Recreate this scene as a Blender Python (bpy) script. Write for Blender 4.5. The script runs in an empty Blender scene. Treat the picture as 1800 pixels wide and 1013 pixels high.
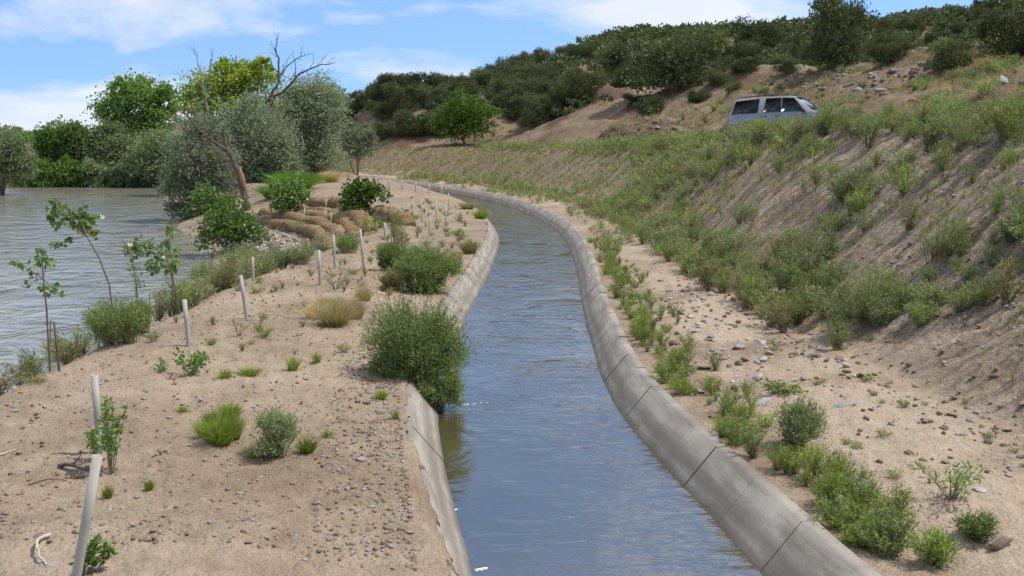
import bpy, math, random
import numpy as np
from mathutils import Vector, Matrix

random.seed(7)
scene = bpy.context.scene
COL = scene.collection
R = math.radians

# ------------------------------------------------------------------ camera
F_PX, HOR, CAM_H = 1750.0, 250.0, 4.3          # focal length in photo pixels, horizon row, height over the canal water
PITCH = math.atan((506.5 - HOR) / F_PX)
cam_d = bpy.data.cameras.new('camera')
cam_d.sensor_width = 36.0
cam_d.lens = 36.0 * F_PX / 1800.0
cam_d.clip_start, cam_d.clip_end = 0.1, 4000
cam = bpy.data.objects.new('camera', cam_d)
cam.location = (0, 0, CAM_H)
cam.rotation_euler = (R(90) - PITCH, 0, 0)
COL.objects.link(cam)
scene.camera = cam

# ------------------------------------------------------------------ light
SUN_EL, SUN_AZ = 61.0, 84.0                    # azimuth from +Y towards +X
sun_dir = Vector((math.cos(R(SUN_EL)) * math.sin(R(SUN_AZ)), math.cos(R(SUN_EL)) * math.cos(R(SUN_AZ)), math.sin(R(SUN_EL))))
ld = bpy.data.lights.new('sun', 'SUN')
ld.energy, ld.angle, ld.color = 4.0, R(0.55), (1.0, 0.955, 0.88)
lo = bpy.data.objects.new('sun', ld)
lo.rotation_euler = sun_dir.to_track_quat('Z', 'Y').to_euler()
lo.location = (20, 0, 40)
COL.objects.link(lo)

world = bpy.data.worlds.new('World')
scene.world = world
world.use_nodes = True
wn, wl = world.node_tree.nodes, world.node_tree.links
wn.clear()
def wnode(t, **k):
    n = wn.new(t)
    for a, b in k.items(): setattr(n, a, b)
    return n
def setin(n, d):
    for k, v in d.items(): n.inputs[k].default_value = v
sky = wnode('ShaderNodeTexSky', sky_type='NISHITA', sun_disc=False, sun_elevation=R(SUN_EL), sun_rotation=R(SUN_AZ))
sky.altitude, sky.air_density, sky.dust_density, sky.ozone_density = 1500, 1.1, 0.3, 1.6
hsv = wnode('ShaderNodeHueSaturation'); hsv.inputs['Saturation'].default_value = 1.1; hsv.inputs['Value'].default_value = 2.3
wl.new(sky.outputs[0], hsv.inputs['Color'])
tc = wnode('ShaderNodeTexCoord')
sep = wnode('ShaderNodeSeparateXYZ'); wl.new(tc.outputs['Generated'], sep.inputs[0])
zz = wnode('ShaderNodeMath', operation='MAXIMUM'); wl.new(sep.outputs['Z'], zz.inputs[0]); zz.inputs[1].default_value = 0.0
za = wnode('ShaderNodeMath', operation='ADD'); wl.new(zz.outputs[0], za.inputs[0]); za.inputs[1].default_value = 0.28
zu = wnode('ShaderNodeMath', operation='ADD'); wl.new(zz.outputs[0], zu.inputs[0]); zu.inputs[1].default_value = 0.22
up = wnode('ShaderNodeCombineXYZ'); wl.new(sep.outputs['X'], up.inputs[0]); wl.new(sep.outputs['Y'], up.inputs[1]); wl.new(zu.outputs[0], up.inputs[2])
un = wnode('ShaderNodeVectorMath', operation='NORMALIZE'); wl.new(up.outputs[0], un.inputs[0]); wl.new(un.outputs[0], sky.inputs[0])
dx = wnode('ShaderNodeMath', operation='DIVIDE'); wl.new(sep.outputs['X'], dx.inputs[0]); wl.new(za.outputs[0], dx.inputs[1])
dy = wnode('ShaderNodeMath', operation='DIVIDE'); wl.new(sep.outputs['Y'], dy.inputs[0]); wl.new(za.outputs[0], dy.inputs[1])
cmb = wnode('ShaderNodeCombineXYZ'); wl.new(dx.outputs[0], cmb.inputs[0]); wl.new(dy.outputs[0], cmb.inputs[1])
mp = wnode('ShaderNodeMapping'); wl.new(cmb.outputs[0], mp.inputs[0])
mp.inputs['Location'].default_value = (5.39, 14.66, 0.0); mp.inputs['Scale'].default_value = (0.85, 1.0, 1.0)
n1 = wnode('ShaderNodeTexNoise'); wl.new(mp.outputs[0], n1.inputs['Vector'])
setin(n1, {'Scale': 1.0, 'Detail': 12.0, 'Roughness': 0.58, 'Distortion': 0.2})
cr = wnode('ShaderNodeValToRGB'); wl.new(n1.outputs[0], cr.inputs[0])
cr.color_ramp.elements[0].position = 0.45; cr.color_ramp.elements[0].color = (0.02, 0.02, 0.02, 1)
cr.color_ramp.elements[1].position = 0.56; cr.color_ramp.elements[1].color = (0.92, 0.92, 0.92, 1)
e = cr.color_ramp.elements.new(0.505); e.color = (0.5, 0.5, 0.5, 1)
n2 = wnode('ShaderNodeTexNoise'); wl.new(mp.outputs[0], n2.inputs['Vector'])
setin(n2, {'Scale': 2.2, 'Detail': 6.0, 'Roughness': 0.55})
cc = wnode('ShaderNodeMix', data_type='RGBA'); wl.new(n2.outputs[0], cc.inputs[0])
cc.inputs[6].default_value = (6.0, 6.8, 8.2, 1); cc.inputs[7].default_value = (10.8, 11.0, 11.4, 1)
mx = wnode('ShaderNodeMix', data_type='RGBA'); wl.new(cr.outputs[0], mx.inputs[0])
wl.new(hsv.outputs[0], mx.inputs[6]); wl.new(cc.outputs[2], mx.inputs[7])
bg = wnode('ShaderNodeBackground'); bg.inputs[1].default_value = 0.085
wl.new(mx.outputs[2], bg.inputs[0])
wo = wnode('ShaderNodeOutputWorld'); wl.new(bg.outputs[0], wo.inputs[0])

vs = scene.view_settings
vs.view_transform, vs.look, vs.exposure, vs.gamma = 'Standard', 'None', 0.28, 1.0
vs.use_curve_mapping = False
scene.cycles.max_bounces = 6
scene.cycles.transparent_max_bounces = 4

# ------------------------------------------------------------------ numeric helpers
rng = np.random.default_rng(11)
def hash2(ix, iy, seed):
    h = (ix.astype(np.int64) * 374761393 + iy.astype(np.int64) * 668265263 + seed * 144266503) & 0xffffffff
    h = ((h ^ (h >> 13)) * 1274126177) & 0xffffffff
    return ((h ^ (h >> 16)) & 0xffff) / 65535.0
def vnoise(x, y, seed=0):
    x = np.asarray(x, float); y = np.asarray(y, float)
    ix, iy = np.floor(x), np.floor(y)
    fx, fy = x - ix, y - iy
    fx = fx * fx * (3 - 2 * fx); fy = fy * fy * (3 - 2 * fy)
    a, b = hash2(ix, iy, seed), hash2(ix + 1, iy, seed)
    c, d = hash2(ix, iy + 1, seed), hash2(ix + 1, iy + 1, seed)
    return ((a * (1 - fx) + b * fx) * (1 - fy) + (c * (1 - fx) + d * fx) * fy) * 2 - 1
def fbm(x, y, o=4, seed=0, g=0.5):
    s, a, f = 0, 1.0, 1.0
    for i in range(o):
        s = s + a * vnoise(x * f + i * 17.3, y * f - i * 9.1, seed + i); a *= g; f *= 2.03
    return s
def sstep(x, a, b):
    u = np.clip((np.asarray(x, float) - a) / (b - a), 0, 1)
    return u * u * (3 - 2 * u)
def hermite(xs, ys):
    xs, ys = np.array(xs, float), np.array(ys, float)
    m = np.gradient(ys, xs)
    def f(x):
        x = np.clip(np.asarray(x, float), xs[0], xs[-1])
        i = np.clip(np.searchsorted(xs, x) - 1, 0, len(xs) - 2)
        h = xs[i + 1] - xs[i]; u = (x - xs[i]) / h
        return ((2*u**3 - 3*u**2 + 1) * ys[i] + (u**3 - 2*u**2 + u) * h * m[i]
                + (-2*u**3 + 3*u**2) * ys[i + 1] + (u**3 - u**2) * h * m[i + 1])
    return f

# ------------------------------------------------------------------ the lie of the land
canal_c = hermite([-12, 0, 10, 15.5, 22, 34, 45, 55, 62, 75, 85, 95, 105, 115, 130, 200, 900],
                  [4.6, 2.5, 0.98, 0.28, 0.28, 0.74, 0.85, 0.15, -0.8, -3.5, -6.8, -10.5, -14.6, -19.5, -28, -70, -490])
def canal_slope(y): return (canal_c(np.asarray(y, float) + 0.25) - canal_c(np.asarray(y, float) - 0.25)) / 0.5
def canal_t(x, y): return (x - canal_c(y)) / np.sqrt(1 + canal_slope(y) ** 2)
shore = lambda y: np.interp(y, [-12, 20, 30, 37, 45, 55, 64, 85, 113, 120, 125, 127, 132, 900], [-11.5, -11, -11.2, -12, -13.5, -17, -21.5, -28, -39, -42, -46, -70, -160, -900])
crest = hermite([-12, 20, 26, 33, 40, 46, 52, 60, 66, 75, 85, 113, 125, 140, 900], [-7.6, -7.1, -6.8, -5.9, -5.0, -5.4, -7.6, -11, -14.5, -20, -24, -35, -41, -60, -500])
toe = hermite([-12, 20, 35, 60, 900], [5.7, 5.6, 4.4, 4.2, 4.2])
top_w = hermite([-12, 20, 40, 60, 100, 900], [6.2, 5.9, 5.0, 5.6, 6.0, 6.0])
top_z = hermite([-12, 15, 25, 45, 70, 95, 130, 900], [4.6, 4.75, 4.75, 4.45, 4.0, 3.75, 3.6, 3.6])
RIVER_Z = -1.2
ridge_row = hermite([-2000, 100, 300, 500, 600, 700, 800, 880, 950, 1000, 1050, 1120, 1200, 1300, 1400, 1500, 1600, 1700, 1800, 2000, 2600, 5000],
                    [244, 242, 240, 222, 197, 180, 170, 152, 134, 114, 88, 78, 77, 78, 75, 73, 66, 56, 42, 10, -40, -40])
ridge_d = lambda b: np.interp(b, [-2000, 500, 850, 950, 1080, 5000], [160, 150, 160, 205, 265, 275])

def height(x, y, fine=True):
    x = np.asarray(x, float); y = np.asarray(y, float)
    t = canal_t(x, y)
    # ---- left: terrace between canal and river
    xr, xc = shore(y), crest(y)
    zp = 0.66 + 0.10 * vnoise(x / 3.1, y / 3.7, 3) + 0.55 * sstep(y, 56, 76)
    rimf = sstep(-t, 1.9, 4.2)
    lip = 0.545 + 0.04 * (1 - sstep(y, 10.0, 14.0))
    zl = lip + (zp - lip) * rimf
    u = (xc - x) / np.maximum(xc - xr, 0.5)
    zl = np.where(u > 0, zl - (zl - RIVER_Z) * np.clip(u, 0, 1) ** 1.05, zl)
    zl = np.where(u > 1, RIVER_Z - np.clip((u - 1) * 1.2, 0, 1.3), zl)
    far = sstep(y, 124, 128)
    lb = sstep(np.where(y < 107, -54 - (107 - y) * 0.33, -54 - (y - 107) * 1.1) - x, -1.5, 1.5) * (y < 128)
    zl = zl * (1 - far) + far * (0.3 + 0.3 * vnoise(x / 9, y / 9, 8))
    zl = zl * (1 - lb) + lb * 0.1
    # ---- right: bench, embankment, track, hillside
    tt, tw, tz = toe(y), top_w(y), top_z(y)
    bench = 0.455 + 0.145 * sstep(t, 2.05, 4.2) + 0.06 * vnoise(x / 1.7, y / 2.3, 5)
    k = (t - tt) / tw
    ks = np.clip(k, 0, 1)
    ramp = ks + 0.045 * np.sin(ks * 2 * math.pi) * -1.0
    zr = bench + (tz - 0.62) * ramp
    tr = tt + tw + 5.5
    q = t - tr
    hill = 0.37 * np.clip(q, 0, 20) + 0.06 * np.clip(q - 20, 0, 80)
    cut = sstep(fbm(y / 9.0, t / 30.0, 2, 21), -0.05, 0.35)
    hill = hill + cut * 1.1 * sstep(q, 0.2, 1.3) * (1 - 0.7 * sstep(q, 3, 9))
    hill = hill + sstep(q, 0, 6) * (0.55 * fbm(x / 9, y / 9, 3, 31) + 0.30 * fbm(x / 1.9, y / 1.9, 3, 35))
    zr = zr + hill
    d = np.hypot(x, y)
    b = np.where(y > 1, 900 + F_PX * x / np.maximum(y, 1), np.where(x > 0, 5000, -2000))
    b = np.clip(b, -2000, 5000)
    D = ridge_d(b)
    zt = CAM_H + (HOR - ridge_row(b)) / F_PX * D
    h2 = 3.0 + (zt - 3.0) * sstep(d, D * 0.36, D * 1.02) - 0.06 * np.clip(d - D * 1.02, 0, 90)
    h2 = h2 + 1.0 * fbm(x / 22, y / 22, 3, 41) * sstep(d, D * 0.4, D * 0.7)
    w2 = np.maximum(sstep(q, 6, 20), sstep(y, 118, 142) * sstep(q, -9, 0))
    zr = np.where(h2 > zr, zr + (h2 - zr) * w2, zr)
    zl = np.where((h2 > zl), zl + (h2 - zl) * sstep(y, 150, 210), zl)
    z = np.where(t < 0, zl, zr)
    if fine:
        land = np.where(t < 0, np.where(u > 1, 0.15, 1.0), 1.0)
        nearrim = sstep(np.abs(t), 1.95, 2.7)
        slope = ((k > 0.02) & (k < 1)) * 1.0
        z = z + land * (0.3 + 0.7 * nearrim) * (0.040 * fbm(x / 0.75, y / 0.75, 3, 51) + 0.026 * fbm(x / 0.16, y / 0.16, 2, 55))
        z = z + slope * sstep(k, 0.0, 0.15) * (0.15 * vnoise(y / 0.42, t / 4.0, 61) + 0.08 * vnoise(y / 0.17 + t * 0.1, t / 2.5, 62) + 0.10 * fbm(y / 2.2, t / 1.8, 2, 64))
    at_ = np.abs(t)
    slump = np.where(t < 0, 0.30 * (1 - sstep(y, 9.0, 13.0)) + 0.05, -0.01)
    te = 1.96 - slump * (0.75 + 0.5 * vnoise(y / 0.9, 0 * y + 2.7, 45)) - 0.05 * fbm(y / 0.22, t * 2, 2, 47)
    cover = 0.51 - np.clip(1.9 - at_, 0, 1) * 1.19 + 0.035 + 0.05 * (1 - sstep(y, 9.0, 13.0)) * (t < 0) + 0.02 * vnoise(x / 0.1, y / 0.1, 48)
    z = np.where((at_ < 1.98) & (at_ >= te), np.minimum(z, cover), z)
    z = np.where((at_ < te) & (y < 126), np.minimum(z, -1.3), z)
    return z
def H(x, y): return float(height(np.array([x]), np.array([y]))[0])
def HS(pts):                                    # heights of many points at once
    a = np.array(pts, float).reshape(-1, 2)
    return height(a[:, 0], a[:, 1])

cp, sp = math.cos(PITCH), math.sin(PITCH)
def ray(px, py):
    a, b = (px - 900) / F_PX, (506.5 - py) / F_PX
    return Vector((a, cp + b * sp, -sp + b * cp))
def at(px, py, y):                              # the point of that sight line at ground distance y
    r = ray(px, py); k = y / r.y
    return Vector((r.x * k, y, CAM_H + r.z * k))
def hit(px, py, dmin=4.0):                      # where that sight line meets the land
    r = ray(px, py)
    ys = dmin * (700 / dmin) ** (np.arange(4000) / 3999.0)
    k = ys / r.y
    z = CAM_H + r.z * k
    h = height(r.x * k, ys, False)
    i = np.argmax(z < h)
    if not (z < h).any(): i = 3999
    y = ys[i]
    x = r.x * y / r.y
    return Vector((x, y, H(x, y)))
def pix(p):                                     # photo pixel of a world point (used to rank things by size in view)
    v = Vector(p) - Vector((0, 0, CAM_H))
    zc = v.y * cp - v.z * sp
    return 900 + F_PX * v.x / zc, 506.5 - F_PX * (v.y * sp + v.z * cp) / zc, zc

# ------------------------------------------------------------------ mesh helpers
class MB:
    def __init__(s): s.V, s.F, s.n = [], {3: [], 4: []}, 0
    def add(s, V, F, mat=0, tint=0.5):
        V = np.asarray(V, float).reshape(-1, 3); F = np.asarray(F, int)
        if len(F) == 0: return
        k = F.shape[1]
        t = np.full(len(F), tint) if np.isscalar(tint) else np.asarray(tint)
        s.F[k].append((F + s.n, np.full(len(F), mat), t)); s.V.append(V); s.n += len(V)
    def merge(s, o, M=None, tint_off=0.0):
        V = np.concatenate(o.V)
        if M is not None: V = V @ np.array(M)[:3, :3].T + np.array(M)[:3, 3]
        for k in (3, 4):
            for F, m, t in o.F[k]: s.F[k].append((F + s.n, m, np.clip(t + tint_off, 0, 1)))
        s.V.append(V); s.n += len(V)
    def mesh(s, name, mats, smooth=False):
        me = bpy.data.meshes.new(name)
        V = np.concatenate(s.V)
        idx, tot, mat, tin = [], [], [], []
        for k in (3, 4):
            for F, m, t in s.F[k]:
                idx.append(F.ravel()); tot.append(np.full(len(F), k)); mat.append(m); tin.append(t)
        idx, tot, mat, tin = map(np.concatenate, (idx, tot, mat, tin))
        me.vertices.add(len(V)); me.vertices.foreach_set('co', V.astype(np.float32).ravel())
        me.loops.add(len(idx)); me.loops.foreach_set('vertex_index', idx.astype(np.int32))
        me.polygons.add(len(tot))
        me.polygons.foreach_set('loop_start', np.concatenate(([0], np.cumsum(tot)[:-1])).astype(np.int32))
        me.polygons.foreach_set('loop_total', tot.astype(np.int32))
        me.polygons.foreach_set('material_index', mat.astype(np.int32))
        if smooth: me.polygons.foreach_set('use_smooth', np.ones(len(tot), bool))
        a = me.attributes.new('tint', 'FLOAT', 'FACE'); a.data.foreach_set('value', tin.astype(np.float32))
        for m in (mats if isinstance(mats, (list, tuple)) else [mats]): me.materials.append(m)
        me.update(calc_edges=True)
        return me

def link(name, data, parent=None, loc=None):
    o = bpy.data.objects.new(name, data); COL.objects.link(o)
    if parent is not None: o.parent = parent
    if loc is not None: o.location = loc
    return o
def tag(o, label=None, cat=None, group=None, kind=None):
    if label: o['label'] = label
    if cat: o['category'] = cat
    if group: o['group'] = group
    if kind: o['kind'] = kind
    return o
def thing(name, label, cat, loc=(0, 0, 0), group=None, rz=0.0):
    o = link(name, None, None, loc); o.empty_display_size = 0.2; o.rotation_euler = (0, 0, rz)
    return tag(o, label, cat, group)

def tube(mb, pts, rad, sides=5, mat=0, tint=0.5, cap=True):
    P = np.array([tuple(p) for p in pts], float); n = len(P)
    rad = np.full(n, rad) if np.isscalar(rad) else np.asarray(rad, float)
    T = np.gradient(P, axis=0); T /= np.linalg.norm(T, axis=1)[:, None] + 1e-9
    ref = np.array([0.31, 0.17, 0.93]) if abs(T[0] @ np.array([0.31, 0.17, 0.93])) < 0.9 else np.array([1.0, 0, 0])
    A = np.cross(T, ref); A /= np.linalg.norm(A, axis=1)[:, None] + 1e-9
    B = np.cross(T, A)
    an = np.arange(sides) * 2 * math.pi / sides
    V = P[:, None, :] + rad[:, None, None] * (np.cos(an)[None, :, None] * A[:, None, :] + np.sin(an)[None, :, None] * B[:, None, :])
    i = np.arange(n - 1)[:, None] * sides; j = np.arange(sides)[None, :]; j2 = (j + 1) % sides
    Fq = np.stack([i + j, i + j2, i + sides + j2, i + sides + j], -1).reshape(-1, 4)
    mb.add(V.reshape(-1, 3), Fq, mat, tint)
    if cap and sides >= 4:
        for base in (0, n - 1):
            ring = V[base]; c = ring.mean(0)
            mb.add(np.vstack([ring, c]), [[a, (a + 1) % sides, sides] for a in range(sides)], mat, tint)

def unit(v): return v / (np.linalg.norm(v, axis=-1, keepdims=True) + 1e-9)
def leaves(mb, P, D, L, W, rg, mat=0, tint=None, wide=0.45, curl=0.0):
    n = len(P)
    if n == 0: return
    P = np.asarray(P, float); D = unit(np.asarray(D, float))
    L = np.broadcast_to(L, (n,))[:, None]; W = np.broadcast_to(W, (n,))[:, None]
    S = unit(np.cross(D, rg.normal(size=(n, 3))))
    N = np.cross(D, S)
    V = np.stack([P, P + D * L * wide + S * W * .5 + N * L * curl, P + D * L, P + D * L * wide - S * W * .5 + N * L * curl], 1)
    if tint is None: tint = rg.uniform(0, 1, n)
    mb.add(V.reshape(-1, 3), np.arange(n * 4).reshape(-1, 4), mat, np.clip(tint, 0, 1))

# ------------------------------------------------------------------ materials
MATS = {}
class NT:
    def __init__(s, name):
        m = bpy.data.materials.new(name); m.use_nodes = True
        s.m, s.n, s.l = m, m.node_tree.nodes, m.node_tree.links
        s.n.clear()
        s.out = s.n.new('ShaderNodeOutputMaterial')
    def node(s, t, ins=None, **k):
        n = s.n.new(t)
        for a, b in k.items(): setattr(n, a, b)
        for a, b in (ins or {}).items():
            if hasattr(b, 'is_linked'): s.l.new(b, n.inputs[a])
            else: n.inputs[a].default_value = b
        return n
    def noise(s, scale, detail=3, rough=0.55, vec=None, dist=0.0):
        n = s.node('ShaderNodeTexNoise', {'Scale': scale, 'Detail': detail, 'Roughness': rough, 'Distortion': dist})
        if vec is not None: s.l.new(vec, n.inputs['Vector'])
        return n.outputs[0]
    def ramp(s, fac, a, b, ca=(0, 0, 0, 1), cb=(1, 1, 1, 1)):
        n = s.node('ShaderNodeValToRGB', {0: fac}); e = n.color_ramp.elements
        e[0].position, e[1].position, e[0].color, e[1].color = a, b, ca, cb
        return n.outputs[0]
    def mix(s, fac, a, b, mode='MIX'):
        n = s.node('ShaderNodeMix', data_type='RGBA', blend_type=mode)
        for i, v in ((0, fac), (6, a), (7, b)):
            if hasattr(v, 'is_linked'): s.l.new(v, n.inputs[i])
            else: n.inputs[i].default_value = v if i == 0 else (*v, 1) if len(v) == 3 else v
        return n.outputs[2]
    def math(s, op, a, b=0.0):
        n = s.node('ShaderNodeMath', {0: a, 1: b}, operation=op); return n.outputs[0]
    def pos(s): return s.node('ShaderNodeNewGeometry').outputs['Position']
    def bump(s, h, st, dist=0.02):
        return s.node('ShaderNodeBump', {'Height': h, 'Strength': st, 'Distance': dist}).outputs[0]
    def princ(s, col, rough=0.8, nor=None, spec=0.3, **k):
        p = s.node('ShaderNodeBsdfPrincipled', {'Roughness': rough, 'Specular IOR Level': spec})
        if hasattr(col, 'is_linked'): s.l.new(col, p.inputs['Base Color'])
        else: p.inputs['Base Color'].default_value = (*col, 1)
        if nor is not None: s.l.new(nor, p.inputs['Normal'])
        for a, b in k.items(): p.inputs[a.replace('_', ' ')].default_value = b
        return p
    def done(s, sh):
        s.l.new(sh.outputs[0] if hasattr(sh, 'outputs') else sh, s.out.inputs[0]); MATS[s.m.name] = s.m; return s.m

def leaf_mat(name, a, b, trans=0.28, rough=0.55, spec=0.25, rnd=0.22):
    t = NT(name)
    ti = t.node('ShaderNodeAttribute', attribute_name='tint').outputs['Fac']
    c = t.mix(ti, a, b)
    oi = t.node('ShaderNodeObjectInfo').outputs['Random']
    v = t.node('ShaderNodeMapRange', {0: oi, 3: 1 - rnd, 4: 1 + rnd}).outputs[0]
    hs = t.node('ShaderNodeHueSaturation', {'Value': v, 'Color': c, 'Saturation': 1.0}).outputs[0]
    p = t.princ(hs, rough, None, spec)
    tr = t.node('ShaderNodeBsdfTranslucent', {'Color': t.mix(1.0, hs, (1.25, 1.3, 0.7), 'MULTIPLY')})
    m = t.node('ShaderNodeMixShader', {0: trans, 1: p.outputs[0], 2: tr.outputs[0]})
    return t.done(m)
def plain(name, a, b, scale=6.0, rough=0.85, bump=0.3, bscale=None, spec=0.2, **k):
    t = NT(name)
    p = t.node('ShaderNodeTexCoord').outputs['Object']
    c = t.mix(t.ramp(t.noise(scale, 4, 0.6, p), 0.3, 0.7), a, b)
    nb = t.bump(t.noise(bscale or scale * 4, 4, 0.6, p), bump)
    return t.done(t.princ(c, rough, nb, spec, **k))

leaf_mat('kochia leaf', (0.125, 0.180, 0.060), (0.31, 0.37, 0.145), 0.35)
leaf_mat('weed leaf', (0.13, 0.185, 0.045), (0.33, 0.38, 0.115), 0.35)
leaf_mat('bright weed leaf', (0.13, 0.19, 0.028), (0.34, 0.40, 0.085), 0.32)
leaf_mat('sage leaf', (0.17, 0.205, 0.105), (0.34, 0.375, 0.205), 0.36, 0.8, 0.1)
leaf_mat('olive leaf', (0.185, 0.22, 0.15), (0.34, 0.38, 0.275), 0.40, 0.85, 0.08)
leaf_mat('willow leaf', (0.165, 0.205, 0.11), (0.30, 0.345, 0.20), 0.40, 0.85, 0.08)
leaf_mat('cottonwood leaf', (0.09, 0.165, 0.042), (0.235, 0.34, 0.095), 0.42, 0.8, 0.1)
leaf_mat('yellow cottonwood leaf', (0.16, 0.24, 0.035), (0.46, 0.50, 0.09), 0.48, 0.7, 0.1)
leaf_mat('poplar leaf', (0.075, 0.15, 0.03), (0.22, 0.33, 0.09), 0.35, 0.4, 0.4)
leaf_mat('dark leaf', (0.05, 0.10, 0.016), (0.15, 0.235, 0.04), 0.3, 0.6, 0.2)
leaf_mat('juniper leaf', (0.065, 0.085, 0.034), (0.165, 0.185, 0.085), 0.15, 0.8, 0.1, 0.35)
leaf_mat('reed leaf', (0.06, 0.14, 0.015), (0.17, 0.30, 0.04))
leaf_mat('dry grass', (0.36, 0.27, 0.145), (0.60, 0.49, 0.30), 0.35)
leaf_mat('olive grass', (0.17, 0.165, 0.07), (0.36, 0.335, 0.16), 0.3)
leaf_mat('pale leaf fleck', (0.5, 0.55, 0.48), (0.75, 0.78, 0.72), 0.1)
plain('stem wood', (0.14, 0.11, 0.07), (0.22, 0.18, 0.11), 8)
plain('bark', (0.085, 0.065, 0.05), (0.17, 0.14, 0.11), 5, 0.9, 0.6, 20)
plain('dead wood', (0.16, 0.14, 0.125), (0.30, 0.27, 0.245), 4, 0.85, 0.5, 20)
plain('dead bark', (0.075, 0.055, 0.045), (0.15, 0.12, 0.10), 4, 0.9, 0.6, 20)
plain('torn heartwood', (0.22, 0.11, 0.06), (0.32, 0.18, 0.10), 7, 0.8, 0.5)
plain('driftwood', (0.36, 0.30, 0.23), (0.52, 0.46, 0.38), 9, 0.8, 0.4)
plain('tube plastic', (0.31, 0.29, 0.25), (0.43, 0.41, 0.36), 3, 0.65, 0.15)
plain('weathered stake', (0.36, 0.31, 0.24), (0.50, 0.45, 0.37), 9, 0.85, 0.3)
plain('grey rock', (0.20, 0.19, 0.185), (0.36, 0.345, 0.33), 6, 0.85, 0.5)
plain('pale rock', (0.34, 0.315, 0.285), (0.47, 0.44, 0.405), 6, 0.85, 0.5)
plain('brown rock', (0.13, 0.09, 0.07), (0.25, 0.18, 0.14), 6, 0.9, 0.5)
plain('clod', (0.17, 0.115, 0.08), (0.29, 0.21, 0.15), 3, 0.95, 0.3)
plain('foam', (0.85, 0.86, 0.87), (0.9, 0.9, 0.9), 3, 0.5, 0.1)

def coir():
    t = NT('coir')
    p = t.node('ShaderNodeTexCoord').outputs['Object']
    c = t.mix(t.ramp(t.noise(2.2, 5, 0.65, p), 0.3, 0.72), (0.18, 0.12, 0.065), (0.37, 0.27, 0.155))
    c = t.mix(t.ramp(t.noise(30, 2, 0.6, p), 0.35, 0.6), t.mix(1.0, c, (0.55, 0.5, 0.45), 'MULTIPLY'), c)
    return t.done(t.princ(c, 0.95, t.bump(t.noise(18, 4, 0.7, p), 0.9, 0.05), 0.1))
coir()

def concrete():
    t = NT('concrete')
    p = t.pos()
    uv = t.node('ShaderNodeUVMap', uv_map='st').outputs[0]
    c = t.mix(t.ramp(t.noise(1.3, 5, 0.6, p), 0.3, 0.7), (0.23, 0.207, 0.175), (0.34, 0.312, 0.268))
    ls = t.node('ShaderNodeMapping', {0: uv, 'Scale': (0.35, 3.0, 1)}).outputs[0]
    c = t.mix(t.math('MULTIPLY', t.ramp(t.noise(2.2, 5, 0.65, ls), 0.42, 0.64), 0.72), c, (0.13, 0.113, 0.09))
    c = t.mix(t.math('MULTIPLY', t.ramp(t.noise(22, 4, 0.65, p), 0.50, 0.70), 0.45), c, (0.19, 0.17, 0.14))
    sx = t.node('ShaderNodeSeparateXYZ', {0: uv})
    wet = t.node('ShaderNodeMapRange', {0: t.math('ADD', sx.outputs['Y'], t.math('MULTIPLY', t.noise(1.1, 4, 0.6, p), -0.16)), 1: -0.07, 2: 0.03, 3: 1.0, 4: 0.0}).outputs[0]
    band = t.node('ShaderNodeMapRange', {0: t.math('ABSOLUTE', t.math('SUBTRACT', sx.outputs['Y'], t.math('ADD', 0.12, t.math('MULTIPLY', t.noise(0.9, 4, 0.6, p), 0.16)))), 1: 0.0, 2: 0.10, 3: 0.75, 4: 0.0}).outputs[0]
    c = t.mix(band, c, (0.17, 0.145, 0.115))
    c = t.mix(wet, c, (0.13, 0.11, 0.085))
    st = t.node('ShaderNodeMapping', {0: uv, 'Scale': (3.2, 0.35, 1)}).outputs[0]
    c = t.mix(t.math('MULTIPLY', t.ramp(t.noise(2.5, 4, 0.6, st), 0.50, 0.70), 0.16), c, (0.20, 0.175, 0.145))
    return t.done(t.princ(c, 0.88, t.bump(t.noise(45, 4, 0.7, p), 0.35, 0.01), 0.2))
concrete()

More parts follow.
